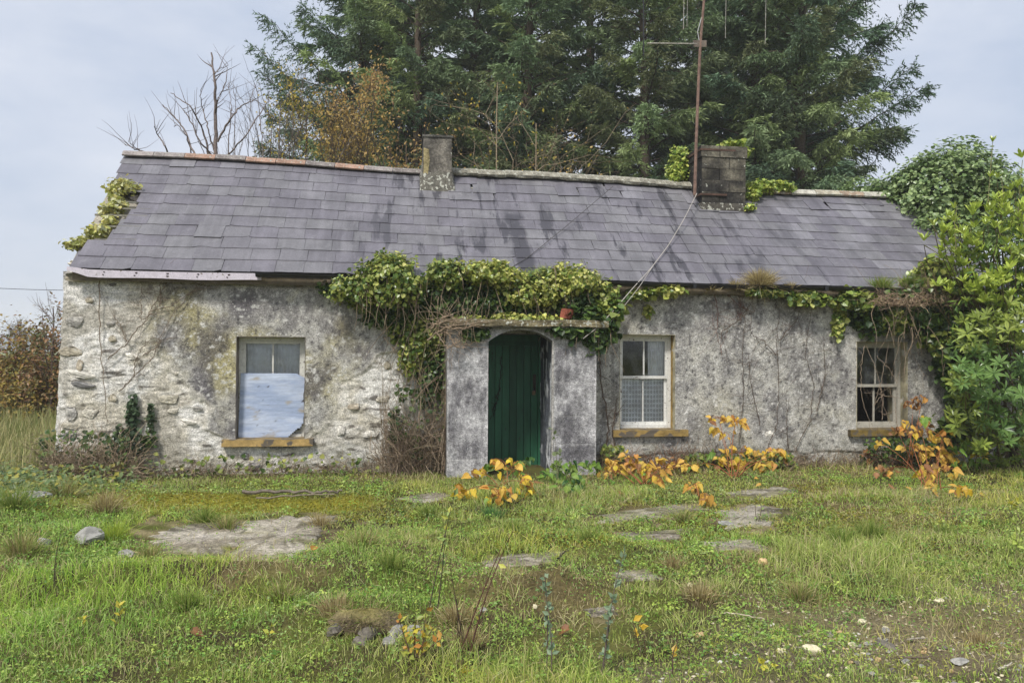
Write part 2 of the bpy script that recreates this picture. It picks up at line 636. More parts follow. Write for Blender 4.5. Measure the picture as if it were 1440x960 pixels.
# ---------------------------------------------------------------- ground
def uz(x, y):
    """world x, y to house u, v"""
    dx, dy = x-O[0], y-O[1]
    return dx*UV[0]+dy*UV[1], dx*VV[0]+dy*VV[1]


SLABS = [  # outlines of the broken concrete, photo pixels
    [(196, 748), (240, 735), (300, 729), (332, 731), (346, 746), (328, 768), (306, 786), (235, 781)],
    [(338, 729), (392, 722), (465, 721), (472, 733), (445, 745), (452, 764), (384, 786), (304, 789), (335, 763)],
    [(1008, 716), (1060, 705), (1102, 711), (1082, 735), (1020, 739)],
    [(828, 723), (900, 712), (960, 705), (1003, 712), (930, 725), (858, 731)],
    [(676, 786), (720, 775), (798, 771), (782, 786), (700, 793)],
    [(984, 758), (1062, 755), (1082, 769), (1010, 771)],
    [(858, 801), (910, 796), (932, 809), (870, 813)],
    [(878, 746), (962, 740), (952, 752), (888, 757)],
    [(1010, 690), (1100, 680), (1130, 690), (1060, 699)],
    [(560, 698), (610, 688), (640, 694), (600, 704)],
    [(820, 852), (862, 846), (872, 858), (830, 862)],
]
SLABW = [np.array([ong(x, y, .03)[:2] for x, y in s]) for s in SLABS]


def in_poly(x, y, P):
    r = np.zeros(x.shape, bool)
    for i in range(len(P)):
        (x0, y0), (x1, y1) = P[i], P[i-1]
        with np.errstate(divide='ignore', invalid='ignore'):
            r ^= ((y0 > y) != (y1 > y)) & (x < (x1-x0)*(y-y0)/(y1-y0+1e-12)+x0)
    return r


def bare(x, y, wob=.1, grow=1.):
    xx, yy = x+fbm(x*5, y*5, 3)*wob*2.4, y+fbm(x*5, y*5, 4)*wob*2.4
    r = np.zeros(x.shape, bool)
    for k, P in enumerate(SLABW):
        r |= in_poly(xx, yy, P.mean(0)+(P-P.mean(0))*(grow if k < 2 else grow-.2))
    return r


def gh(x, y):
    """height of the ground"""
    u, v = uz(x, y)
    h = fbm(x*.5, y*.5, 21, 3)*.12 + fbm(x*2.2, y*2.2, 22, 3)*.12
    h = h*ss(.3, -1.2, v)*ss(1.0, 3.4, -v+1.)+.0
    near = np.zeros(np.shape(x))
    for P in SLABW:
        c = P.mean(0)
        rr = np.abs(P-c).max(0)+.45
        near = np.maximum(near, 1-ss(.5, 1.1, np.sqrt(((x-c[0])/rr[0])**2+((y-c[1])/rr[1])**2)))
    h = h*(1-.9*near)
    h = h+.16*np.exp(-((x+4.9)/1.3)**2-((y-7.3)/1.2)**2)+.10*np.exp(-((x+.95)/.5)**2-((y-4.75)/.25)**2)
    h = h+.11*ss(4.9, 5.3, y+fbm(x*1.2, y*0, 23)*.9)*ss(7.2, 6.2, y)*ss(1.6, .4, x)*(1-near)
    far = ss(14, 60, np.hypot(x, y))
    return h+far*fbm(x*.02, y*.02, 5, 3)*1.6-.0*x


# soil, moss and turf shares, used by the sheet and by what grows on it
def f_gravel(x, y):
    return ss(.0, 1.3, (x-.7)*.5-(y-4.5)*.62+fbm(x*1.3, y*1.3, 31)*2.6)*ss(6.2, 5.2, y)


def f_straw(x, y):
    u, v = uz(x, y)
    return np.clip(ss(.02, .22, fbm(x*1.1, y*1.1, 41))+.8*ss(-1.6, -.4, v)*ss(1., 2., u)+.5*ss(-1.0, -.4, v), 0, 1)


def f_moss(x, y):
    u, v = uz(x, y)
    w = fbm(x*2.2, y*2.2, 61, 4)*.9
    return ss(-2.75, -2.35, v+w)*ss(-1.45, -1.8, v+w)*ss(-5.1, -4.5, u)*ss(-1.5, -2.1, u)


def axis(lo, hi, step, far, n=14):
    a = np.arange(lo, hi+step/2, step)
    g = np.geomspace(step*2, far, n)
    return np.concatenate([lo-g[::-1], a, hi+g])


gx, gy = axis(-9, 9, .06, 900), axis(1.5, 14, .06, 900)
X, Y = np.meshgrid(gx, gy, indexing='ij')
Z = gh(X, Y)
nx, ny = X.shape
i, j = np.meshgrid(np.arange(nx-1), np.arange(ny-1), indexing='ij')
q = np.stack([i*ny+j, (i+1)*ny+j, (i+1)*ny+j+1, i*ny+j+1], -1).reshape(-1, 4)
a = fbm(X*2.5, Y*2.5, 51, 5)
c = mixc(sr(66, 58, 40), sr(84, 88, 42), ss(-.15, .15, a))
c = mixc(c, sr(112, 100, 66), .6*f_straw(X, Y))
c = mixc(c, sr(122, 112, 92), .6*f_gravel(X, Y))
c = mixc(c, sr(112, 118, 60), ss(16, 40, np.hypot(X, Y)))
c = mixc(c, sr(132, 126, 44), .85*f_moss(X, Y))
c = mixc(c, sr(142, 128, 98), .75*bare(X, Y, .3, 1.35)*ss(-.2, .1, fbm(X*4, Y*6, 55)))
g = G().add(np.stack([X, Y, Z], -1), q, c.reshape(-1, 3))
g.obj('ground', M['ground'], smooth=True, kind='structure')

# hills far off, seen past the left end of the house
g = G()
aa = np.linspace(math.radians(-75), math.radians(75), 120)
hh = 5+10*vn(aa*9, aa*0, 61)+5*vn(aa*30, aa*0, 62)
D = 640
ring = lambda d, z: np.stack([np.sin(aa)*d, np.cos(aa)*d, np.broadcast_to(z, aa.shape)], -1)
V = np.concatenate([ring(D-60, -3), ring(D, hh), ring(D+160, hh*.9), ring(D+260, -3)])
k = len(aa)
q = np.concatenate([np.stack([r*k+np.arange(k-1), r*k+np.arange(1, k), (r+1)*k+np.arange(1, k), (r+1)*k+np.arange(k-1)], -1) for r in range(3)])
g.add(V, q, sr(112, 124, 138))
g.obj('hills', M['ground'], smooth=True, kind='structure')

# the broken concrete path along the house
path = bpy.data.objects.new('path', None)
COL.objects.link(path)
path['kind'] = 'structure'
for si, P in enumerate(SLABW):
    n = 56
    cen = P.mean(0)
    seg = np.concatenate([P, P[:1]])
    dl = np.concatenate([[0], np.cumsum(np.linalg.norm(np.diff(seg, axis=0), axis=1))])
    tt = np.linspace(0, dl[-1], n, endpoint=False)
    B = np.stack([np.interp(tt, dl, seg[:, 0]), np.interp(tt, dl, seg[:, 1])], -1)
    B = cen+(B-cen)*(1+.16*fbm(B[:, 0]*6, B[:, 1]*6, si+70)[:, None]*1.6+.14*rng.uniform(-1, 1, (n, 1)))
    V, C = [], []
    for f, zt in ((1.01, -.04), (1., .0), (.94, .012), (.75, .014), (.5, .014), (.25, .014)):
        R = cen+(B-cen)*f
        z = zt+(.006 if si < 2 else -.001)+(fbm(R[:, 0]*4, R[:, 1]*9, 81, 2)*.014 if zt > 0 else 0)
        V.append(np.concatenate([R, np.broadcast_to(z, (n,))[:, None]], 1))
        t = fbm(R[:, 0]*3, R[:, 1]*8, 82)
        cc = mixc(sr(126, 117, 100), sr(172, 164, 148)*(1 if si < 2 else .8), ss(-.2, .2, t))
        cc = mixc(cc, sr(84, 78, 64), ss(.1, .2, fbm(R[:, 0]*2.6, R[:, 1]*9, 84)))
        edge = .75 if f > .9 else .25
        cc = mixc(cc, sr(112, 112, 54), np.clip(ss(-.06, .2, fbm(R[:, 0]*2.2, R[:, 1]*5, 83))*edge*1.5, 0, 1))
        C.append(cc)
    V.append(np.array([[*cen, .014]]))
    C.append(sr(168, 160, 148)[None])
    F4 = [[r*n+a, r*n+(a+1) % n, (r+1)*n+(a+1) % n, (r+1)*n+a] for r in range(5) for a in range(n)]
    F3 = [[5*n+a, 5*n+(a+1) % n, 6*n] for a in range(n)]
    g = G()
    g.more(np.concatenate(V), F3, F4, np.concatenate(C))
    g.obj('slab', M['concrete'], path, smooth=True)

# ---------------------------------------------------------------- the cottage
cott = thing('cottage', 'derelict long stone cottage with slate roof, green door and three windows', 'cottage', O)
cott.rotation_euler.z = TH
UL, UR, DEPTH, VR = -5.86, 7.9, 4.3, 2.15
WIN = [(-3.70, -2.81, .455, 1.826), (1.55, 2.37, .545, 1.906), (5.2, 6.03, .52, 1.835)]
DOOR = (-.40, .50, -.3, 1.90)


def zr(u):
    return 4.69-.0178*(u+5.86)+.02*np.sin(u*1.1)


def ze(u):
    return 2.672-.004*(u+5.8)+.006*np.sin(u*1.7)


def roof_pt(u, s, h=0.):
    """point on the front slope: s 0 at the eave to 1 at the ridge, h above it"""
    a, b = ze(u), zr(u)
    v = -.18+s*(VR+.18)
    sag = -.035*np.sin(np.clip(s, 0, 1)*math.pi)*(.5+.5*np.sin(u*.9+1))
    ln = np.hypot(VR+.18, b-a)
    return np.stack(np.broadcast_arrays(u, v-h*(b-a)/ln, a+s*(b-a)+(h+sag)*(VR+.18)/ln), -1)


def snap(arr, vals):
    arr = arr.copy()
    for v in vals:
        arr[np.argmin(np.abs(arr-v))] = v
    return arr


us = snap(np.arange(UL, UR+.001, .0135), [w for a in WIN for w in a[:2]]+list(DOOR[:2]))
zs = snap(np.arange(-.2, 2.66, .0135), [w for a in WIN for w in a[2:]]+[DOOR[3]])
Uu, Zz = np.meshgrid(us, zs, indexing='ij')


def exposed(u, z):
    """signed: above 0 where the roughcast has fallen and limewashed rubble shows"""
    n = fbm(u*1.7, z*1.7, 101, 5)*1.0+fbm(u*7, z*7, 102, 3)*.25
    b1 = np.interp(z, [0, .35, .6, .9, 1.2, 1.5, 1.75, 2.1, 2.5], [-2.0, -3.3, -3.95, -4.0, -4.25, -4.6, -4.85, -4.7, -4.55])
    e1 = (b1-u)*.9
    b2 = np.interp(z, [0, .4, .7, 1., 1.3, 1.6, 1.8, 2.0], [-3.2, -2.85, -2.55, -2.3, -2.15, -1.75, -1.2, -.5])
    e2 = np.minimum((u-b2)*.8, (-.55-u)*3)
    e3 = np.where(u < -1.2, (z-2.47)*4, -1)
    e4 = (np.where(u < 0, .34, .22)-z)*2.4
    e = np.maximum(np.maximum(e1, e2), np.maximum(e3, e4))
    return e+n*.46-.07


E = exposed(Uu, Zz)
Mr = ss(.05, -.03, E)                        # 1 = roughcast still there
# rubble: stones in rough courses
rowh = .155
wz = Zz+fbm(Uu*1.5, Zz*1.5, 110)*.12+fbm(Uu*6, Zz*6, 111)*.06
F1 = np.full(Uu.shape, 9.)
F2 = F1.copy()
ID = np.zeros(Uu.shape)
cy = np.floor(wz/rowh)
for dy in (-1, 0, 1):
    ry = cy+dy
    sh = _h(ry, ry*0, 7)*.3
    wdt = .22+.16*_h(ry, ry*0, 8)
    cx = np.floor((Uu+sh)/wdt)
    for dx in (-1, 0, 1):
        rx = cx+dx
        px = (rx+.5+.55*(_h(rx, ry, 9)-.5))*wdt-sh
        py = (ry+.5+.4*(_h(rx, ry, 10)-.5))*rowh
        d = np.sqrt(((Uu-px)/.17)**2+((wz-py)/.085)**2)
        idn = _h(rx, ry, 11)
        up = d < F1
        F2 = np.where(up, F1, np.minimum(F2, d))
        ID = np.where(up, idn, ID)
        F1 = np.minimum(F1, d)
joint = ss(.0, .3, F2-F1+fbm(Uu*16, Zz*16, 112)*.35)
wash = ss(-.16, .16, fbm(Uu*1.1, Zz*1.3, 120, 4)+.16*ss(1.2, -.4, np.abs(Uu+1.6))+.14)   # limewash left on the stones
hst = joint*(.004+.009*ID)*(1-.5*wash)+fbm(Uu*9, Zz*20, 121, 5)*.03
hrc = .026+fbm(Uu*45, Zz*45, 122, 3)*.011+fbm(Uu*3, Zz*3, 123, 3)*.012
H = hst*(1-Mr)+hrc*Mr
# colours
n1, n2, n3 = fbm(Uu*1.3, Zz*1.3, 130, 5), fbm(Uu*6, Zz*6, 131, 4), fbm(Uu*22, Zz*22, 132, 3)
n4 = fbm(Uu*9, Zz*16, 133, 5)
stone = mixc(sr(132, 126, 118), sr(176, 166, 148), ID)
stone = mixc(stone, sr(92, 92, 96), ss(.76, .8, ID))
stone = mixc(stone, sr(160, 138, 108), ss(.4, .46, ID)*ss(.52, .46, ID))
limew = mixc(sr(224, 221, 214), sr(202, 195, 178), ss(-.02, .28, n1+n2*.5+.16*ss(-5.4, -4.4, Uu)*ss(-2.6, -3.4, Uu)))
lw = np.clip(wash*1.15+n4*1.7, 0, 1)
cs = mixc(stone, limew, ss(.12, .5, lw))
cs = mixc(cs, sr(176, 170, 156), .8*ss(-.02, .18, fbm(Uu*2.4+3, Zz*2.4, 135, 5)))
cs = mixc(cs, sr(84, 76, 64), (1-joint)*.4*ss(.7, .1, wash))
# hairline gaps
cs = mixc(cs, sr(70, 62, 54), ss(.2, .27, fbm(Uu*3.2, Zz*13, 134, 5))*.8)
cs = mixc(cs, sr(118, 112, 98), ss(.12, .3, n4)*.7)
left = ss(1.0, -1.0, Uu)
rc = mixc(sr(142, 139, 136), sr(186, 183, 175), ss(-.2, .22, n2*.9+n1*.5+(1-left)*.05))
rc = mixc(rc, sr(170, 160, 108), np.clip(ss(.03, .26, n1+.06*left)*.75+ss(.1, .3, n2)*.2, 0, 1)*(.25+.75*left))
rc = mixc(rc, sr(84, 80, 86), ss(.06, .26, fbm(Uu*2.2+9, Zz*1.8, 140, 5)+n2*.3)*(.3+.4*left))
rc = mixc(rc, sr(104, 101, 99), .4*ss(.1, .26, fbm(Uu*4.5, Zz*.45, 141, 4)+.1*ss(1.6, 2.6, Zz)))
rc = mixc(rc, sr(206, 203, 195), .6*ss(.1, .24, fbm(Uu*2.8+4, Zz*1.1, 142, 5)+.12*ss(.9, .2, Zz)))
rc = mixc(rc, sr(212, 210, 204), ss(.14, .24, n3)*.75)
rc = mixc(rc, sr(70, 68, 70), ss(.15, .27, -n3)*.7)
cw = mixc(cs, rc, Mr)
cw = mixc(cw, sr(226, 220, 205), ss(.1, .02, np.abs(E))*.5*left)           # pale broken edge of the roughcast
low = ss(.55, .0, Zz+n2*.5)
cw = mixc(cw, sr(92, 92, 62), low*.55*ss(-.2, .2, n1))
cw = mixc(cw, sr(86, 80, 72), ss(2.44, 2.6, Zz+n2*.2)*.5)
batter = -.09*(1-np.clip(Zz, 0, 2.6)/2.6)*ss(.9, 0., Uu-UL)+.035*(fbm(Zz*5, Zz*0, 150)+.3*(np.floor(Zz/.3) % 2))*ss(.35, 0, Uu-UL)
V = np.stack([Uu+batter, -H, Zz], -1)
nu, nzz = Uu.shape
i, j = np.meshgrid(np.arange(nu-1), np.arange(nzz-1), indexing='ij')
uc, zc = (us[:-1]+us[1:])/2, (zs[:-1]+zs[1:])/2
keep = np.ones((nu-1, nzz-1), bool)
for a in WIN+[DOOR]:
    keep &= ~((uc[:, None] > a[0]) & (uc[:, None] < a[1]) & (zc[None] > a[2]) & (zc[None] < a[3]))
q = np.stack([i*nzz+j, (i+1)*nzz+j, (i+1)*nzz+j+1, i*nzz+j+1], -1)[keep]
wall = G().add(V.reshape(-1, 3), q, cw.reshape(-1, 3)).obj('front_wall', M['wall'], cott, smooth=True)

# loose-faced stones that stand out of the fallen places: each its own piece
ROCKS = []


def rock_geo(seed, nlat=7, nlon=12, flat=.8, amp=.35):
    r = np.random.default_rng(seed)
    th = np.linspace(0, math.pi, nlat+2)[1:-1]
    ph = np.arange(nlon)*2*math.pi/nlon
    T, Pp = np.meshgrid(th, ph, indexing='ij')
    D = np.stack([np.sin(T)*np.cos(Pp), np.sin(T)*np.sin(Pp), np.cos(T)], -1).reshape(-1, 3)
    D = np.concatenate([D, [[0, 0, 1], [0, 0, -1]]])
    D *= 1+amp*.4*(r.random((len(D), 1))-.5)
    for _ in range(10):
        n_ = nrm(r.normal(size=3))
        D -= np.maximum(0, D @ n_-r.uniform(.55, .85))[:, None]*n_
    F4 = [[a*nlon+b, a*nlon+(b+1) % nlon, (a+1)*nlon+(b+1) % nlon, (a+1)*nlon+b] for a in range(nlat-1) for b in range(nlon)]
    F3 = [[len(D)-2, b, (b+1) % nlon] for b in range(nlon)]+[[len(D)-1, (nlat-1)*nlon+(b+1) % nlon, (nlat-1)*nlon+b] for b in range(nlon)]
    return D*.5, F3, F4


def rock_mesh(seed, col, flat=.8, amp=.35, mat='stone'):
    D, F3, F4 = rock_geo(seed, flat=flat, amp=amp)
    g = G()
    t = fbm(D[:, 0]*4+seed, D[:, 2]*4, seed)
    g.more(D, F3, F4, mixc(np.array(col)*.8, np.array(col)*1.15, ss(-.2, .2, t)))
    me = g.mesh('stone', M[mat])
    me.polygons.foreach_set('use_smooth', np.full(len(me.polygons), mat == 'stone'))
    return me


wst = [rock_mesh(s, c, .62, .42) for s, c in enumerate([sr(212, 205, 188), sr(196, 186, 164), sr(176, 172, 164), sr(220, 215, 203), sr(186, 174, 154), sr(208, 200, 180), sr(126, 124, 122), sr(224, 219, 208)])]
placed = []
special = [(110, 525, .50, .13, 3), (115, 540, .36, .09, 6), (100, 580, .2, .2, 2), (128, 580, .24, .16, 0), (100, 612, .2, .14, 6), (110, 640, .44, .26, 7), (170, 655, .22, .13, 1), (310, 655, .2, .19, 2),
           (355, 655, .22, .12, 6), (345, 640, .14, .09, 6), (265, 592, .3, .09, 3), (110, 392, .42, .11, 1), (160, 400, .12, .05, 6), (230, 440, .2, .12, 1), (156, 455, .16, .07, 2), (113, 515, .1, .22, 4),
           (530, 640, .34, .1, 3), (522, 610, .3, .15, 7), (540, 560, .25, .1, 0), (480, 605, .16, .2, 7), (250, 525, .1, .07, 0), (240, 560, .3, .14, 5), (205, 585, .26, .12, 0), (1200, 610, .3, .2, 3),
           (1010, 610, .25, .12, 3), (905, 630, .2, .1, 2), (940, 625, .16, .12, 6), (1080, 610, .2, .14, 7), (100, 495, .34, .15, 1), (105, 452, .3, .14, 2), (185, 500, .24, .12, 3)]
for x, y, w, h, k in special:
    u, z = onv(x, y)
    placed.append((u, z, w, h, k))
tries = 0
while len(placed) < 60 and tries < 4000:
    tries += 1
    u, z = rng.uniform(UL+.1, -.7), rng.uniform(.05, 2.5)
    if rng.random() < .22:
        u, z = rng.uniform(1.1, 6.5), rng.uniform(.02, .3)
    w, h = rng.uniform(.1, .3), rng.uniform(.06, .14)
    if float(exposed(np.array(u), np.array(z))) < .12:
        continue
    if any(a[0]-.2 < u < a[1]+.2 and a[2]-.15 < z < a[3]+.1 for a in WIN):
        continue
    if any(abs(u-p[0]) < (w+p[2])*.52 and abs(z-p[1]) < (h+p[3])*.52 for p in placed):
        continue
    placed.append((u, z, w, h, int(rng.choice(8, p=[.2, .16, .1, .18, .08, .14, .04, .1]))))
for u, z, w, h, k in placed:
    M4 = Matrix.Translation((max(u, UL+w*.5-.04), -.014, z)) @ Matrix.Rotation(rng.uniform(-.16, .16), 4, 'Y') @ Matrix.Rotation(rng.choice([0, math.pi])+rng.normal(0, .1), 4, 'Z') @ Matrix.Diagonal((w, .042, h, 1))
    put('stone', wst[k], wall, M4)

# the other walls, inner floor and ceiling
cwall = sr(170, 164, 150)
g = G()
prof = lambda u: np.array([[u, .0, -.2], [u, .0, 2.6], [u, VR, zr(u)-.06], [u, DEPTH, 2.6], [u, DEPTH, -.2]])
for name, u0, u1 in (('gable_wall', UL+.01, UL+.5), ('gable_wall', UR-.5, UR-.003)):
    g = G()
    P0, P1 = prof(np.float64(u0)), prof(np.float64(u1))
    if u0 < 0:
        for P in (P0, P1):
            P[0, 1] = P[1, 1] = .03
    V = np.concatenate([P0, P1])
    g.more(V, [[0, 1, 2], [0, 2, 3], [0, 3, 4], [5, 7, 6], [5, 8, 7], [5, 9, 8]], [[a, (a+1) % 5, 5+(a+1) % 5, 5+a] for a in range(5)], cwall)
    g.obj(name, M['wall'], cott)
g = G().box((UL+.5, DEPTH-.4, -.2), (UR-.5, DEPTH, 2.6), cwall)
g.obj('back_wall', M['wall'], cott)
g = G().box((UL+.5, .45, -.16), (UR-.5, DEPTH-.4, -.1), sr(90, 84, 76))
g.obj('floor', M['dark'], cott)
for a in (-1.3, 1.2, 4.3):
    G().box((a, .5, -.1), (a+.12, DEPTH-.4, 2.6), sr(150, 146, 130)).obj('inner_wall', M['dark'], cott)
# reveals of the openings
for a in WIN:
    g = G()
    u0, u1, z0, z1 = a
    cj = sr(176, 168, 140) if a[0] > 1 else sr(130, 122, 112)
    e = .003
    d = .45
    g.box((u0-.3, .03, z0-.1), (u0+e, d, z1+.1), cj)
    g.box((u1-e, .03, z0-.1), (u1+.3, d, z1+.1), sr(168, 140, 84) if 1 < a[0] < 3 else cj)
    g.box((u0+e, .03, z1-e), (u1-e, d, z1+.3), cj)
    g.box((u0+e, .05, z0-.3), (u1-e, d, z0+e), cj)
    g.obj('window_reveal', M['stone'], cott)
    # the roughcast turns the corner: a thin return between the face and the reveal
    g = G()
    for p, q4 in ((((u0-.002, -.03, z0), (u0+.004, .05, z1))), ((u1-.004, -.03, z0), (u1+.002, .05, z1)), ((u0, -.03, z1-.004), (u1, .05, z1+.002))):
        g.box(p, q4, cj)
    g.obj('plaster_edge', M['stone'], cott)

# roof deck under the slates, on both slopes
LEFT = [-5.72, -5.70, -5.46, -5.42, -5.36, -5.30, -5.34, -5.72, -5.80, -5.83, -5.86, -5.86]
g = G()
ss_ = np.linspace(0, 1, 12)
ue = np.concatenate([[0], np.linspace(-5.0, UR, 40)])
Ud, Sd = np.meshgrid(ue, ss_, indexing='ij')
Ud = Ud.copy()
Ud[0] = np.interp(ss_, np.arange(12)/11., LEFT)+.12
V = roof_pt(Ud, Sd, -.035)
i, j = np.meshgrid(np.arange(len(ue)-1), np.arange(11), indexing='ij')
q = np.stack([i*12+j, (i+1)*12+j, (i+1)*12+j+1, i*12+j+1], -1).reshape(-1, 4)
g.add(V, q, sr(70, 66, 62))
Vb = V.copy()
Vb[..., 1] = 2*VR-V[..., 1]
g.add(Vb, q[:, ::-1], sr(100, 96, 108))
roof = g.obj('roof', M['stone'], cott)

# slates
NR = 11
slate_me = []
for k in range(10):
    r = np.random.default_rng(900+k)
    w = [.366, .366, .366, .366, .366, .3, .366, .366, .366, .25][k]
    xs = np.linspace(-w/2, w/2, 5)
    bot = r.uniform(-.004, .004, 5)
    if k in (2, 7):
        bot[[0, 4][k % 2]] += .03
    if k == 4:
        bot[1:3] += .022
    V = []
    for y, zz in ((0, .0), (.40, -.0)):
        for x, b in zip(xs, bot if y == 0 else np.zeros(5)):
            V += [(x, y+b, zz+.0035), (x, y+b, zz-.0035)]
    V = np.array(V)
    q = []
    for a in range(4):
        q += [[a*2, a*2+2, 10+a*2+2, 10+a*2], [a*2+1, 10+a*2+1, 10+a*2+3, a*2+3], [a*2, a*2+1, a*2+3, a*2+2]]
    q += [[0, 10, 11, 1], [8, 9, 19, 18]]
    slate_me.append((G().add(V, q, (.38, .38, .38)).mesh('slate', M['slate']), V, q, w))


def roof_frame(u, s, h):
    p = roof_pt(np.float64(u), np.float64(s), h)
    p1 = roof_pt(np.float64(u), np.float64(s)+.02, h)
    y = Vector(p1-p).normalized()
    x = Vector((1, 0, (zr(u+.05)-zr(u-.05))*s/.1+(ze(u+.05)-ze(u-.05))*(1-s)/.1)).normalized()
    z = x.cross(y).normalized()
    x = y.cross(z)
    return Matrix(((x[0], y[0], z[0], p[0]), (x[1], y[1], z[1], p[1]), (x[2], y[2], z[2], p[2]), (0, 0, 0, 1)))


cells = []
for r in range(NR):
    u = LEFT[r]
    u += .0 if r % 2 else -.0
    first = True
    while u < UR-.1:
        k = int(rng.choice(10, p=[.17, .17, .1, .15, .04, .1, .1, .05, .08, .04]))
        if first and r % 2:
            k = 5
        first = False
        w = slate_me[k][3]
        cells.append((r, u+w/2, k))
        u += w+.004
cam_u, cam_v = uz(CAM[0], CAM[1])


def dist(c):
    p = roof_pt(np.float64(c[1]), np.float64(c[0]/NR))
    return (p[0]-cam_u)**2+(p[1]-cam_v)**2+(p[2]-1.65)**2+(40 if c[1] > 6.6 else 0)


cells.sort(key=dist)
rest = G()
for n, (r, u, k) in enumerate(cells):
    Mx = roof_frame(u, r/NR, .010+rng.uniform(0, .003)) @ Matrix.Rotation(rng.normal(0, .006), 4, 'Z') @ Matrix.Rotation(-.028, 4, 'X')
    p = rng.random()
    if (r > 7 and u > -.8 and p < .2) or p < .006:
        Mx = Mx @ Matrix.Translation((rng.uniform(-.02, .02), -rng.uniform(.01, .07), .008)) @ Matrix.Rotation(rng.uniform(-.09, .09), 4, 'Z')
    if n < 298:
        put('slate', slate_me[k][0], roof, Mx)
    else:
        A = np.array(Mx)
        rest.add(slate_me[k][1] @ A[:3, :3].T+A[:3, 3], slate_me[k][2], np.full(3, .05+.62*rng.random()))
rest.obj('slates', M['slate'], roof, kind='stuff')

# ridge tiles: terracotta to the left of the first chimney, mortared grey to its right
tl = .46


def ridge_geo(seed, ln, thick, rough):
    r = np.random.default_rng(seed)
    an = np.radians([-58, -40, -18, 0, 18, 40, 58])
    xs = np.linspace(0, ln-.006, 5)
    V, q = [], []
    for x in xs:
        for ro in (.12+thick, .12-.02):
            for a in an:
                k = 1+rough*(r.random()-.5)
                V.append((x, math.sin(a)*(ro+.03*abs(math.sin(a)))*k, (math.cos(a)*ro-.12)*1.65*k))
    n = 14
    for a in range(4):
        for b in range(6):
            q.append([a*n+b, (a+1)*n+b, (a+1)*n+b+1, a*n+b+1])
            q.append([a*n+7+b, a*n+8+b, (a+1)*n+8+b, (a+1)*n+7+b])
        q.append([a*n, a*n+7, (a+1)*n+7, (a+1)*n])
        q.append([a*n+6, (a+1)*n+6, (a+1)*n+13, a*n+13])
    for a in (0, 4):
        for b in range(6):
            q.append([a*n+b, a*n+b+1, a*n+8+b, a*n+7+b])
    return np.array(V), q


tile_cols = [sr(146, 138, 134), sr(160, 130, 112), sr(150, 126, 112), sr(138, 130, 126)]
tile_me = [G().add(*ridge_geo(k, tl, .0, .0), c).mesh('ridge_tile', M['tile']) for k, c in enumerate(tile_cols)]
mort_me = [G().add(*ridge_geo(k, tl+.012, .02, .22), sr(140, 136, 122)).mesh('ridge_tile', M['ridge']) for k in range(4)]
pale_me = [G().add(*ridge_geo(k+9, tl, .01, .08), c).mesh('ridge_tile', M['ridge']) for k, c in enumerate([sr(190, 186, 172), sr(176, 168, 148), sr(160, 140, 120)])]
u = UL
n = 0
while u < UR-.3:
    if u < -1.3:
        me = tile_me[0 if n < 2 else int(rng.choice([1, 1, 2, 3]))]
    elif u < 3.4:
        me = mort_me[n % 4]
    elif u < 4.3:
        me = mort_me[n % 4]
    else:
        me = pale_me[n % 3]
    sl = (zr(u+tl)-zr(u))/tl
    put('ridge_tile', me, roof, Matrix.Translation((u, VR, zr(u)+.08+rng.uniform(-.006, .006))) @ Matrix.Rotation(-math.atan(sl)+rng.normal(0, .008), 4, 'Y'))
    u += tl+.004
    n += 1

# battens that show where the left verge has lost its slates
for s, u0 in ((.235, -5.62), (.345, -5.76), (.44, -5.8), (.5, -5.66), (.56, -5.72)):
    g = G().box((u0, -.025, -.012), (-5.1, .025, .012), mixc(sr(150, 146, 132), sr(120, 118, 110), rng.random()), .004)
    o = g.obj('batten', M['wood'], roof)
    o.matrix_local = roof_frame(0., s, 0) @ Matrix.Translation((0, 0, -.01))
    o.matrix_local = Matrix.Translation(Vector(roof_pt(np.float64(-5.4), np.float64(s), -.012))-Vector((-5.4, 0, 0))) @ o.matrix_local.to_3x3().to_4x4()
# stone packing at the foot of the left gable
for k, (a, b, c_) in enumerate([(-5.82, 2.62, .3), (-5.8, 2.68, .26), (-5.8, 2.735, .24), (-5.78, 2.785, .3), (-5.7, 2.66, .3), (-5.66, 2.88, .22), (-5.6, 3.0, .22)]):
    put('packing_stone', wst[(k*3+2) % 8], roof, Matrix.Translation((a+.08, .0+max(0, b-2.7)*1.05, b)) @ Matrix.Rotation(rng.uniform(-.12, .12), 4, 'Y') @ Matrix.Diagonal((c_, .24, .062, 1)))

# eaves: fascia, white board on the left, black gutter on the right
g = G()
for a in np.arange(-5.7, UR-.1, 1.5):
    b = min(a+1.497, UR)
    G().box((a, -.135, ze(a)-.15), (b, -.11, ze(a)-.03), sr(110, 100, 84)).obj('fascia_board', M['wood'], cott)
g = G()
xs = np.linspace(-5.74, -3.36, 20)
V = []
for k, x in enumerate(xs):
    t = 1-ss(0, .12, (x+5.74)/2.4)
    top, bt = ze(x)-.012+.03*t, ze(x)-.105+.07*t+.006*math.sin(x*5)
    V += [(x, -.2, top), (x, -.205, bt), (x, -.185, top), (x, -.19, bt)]
q = []
for k in range(19):
    a = k*4
    q += [[a, a+1, a+5, a+4], [a+2, a+6, a+7, a+3], [a, a+4, a+6, a+2], [a+1, a+3, a+7, a+5]]
q += [[0, 2, 3, 1], [76, 77, 79, 78]]
wb = G().add(V, q, sr(206, 198, 206)).obj('white_board', M['white_paint'], cott)
for x in np.arange(-5.3, -3.4, .38):
    for dz in (-.035, -.07):
        G().tube([(x+rng.uniform(-.03, .03), -.2, ze(x)+dz), (x, -.211, ze(x)+dz)], .008, .006, 6, sr(72, 50, 42)).obj('nail_head', M['rust'], wb)


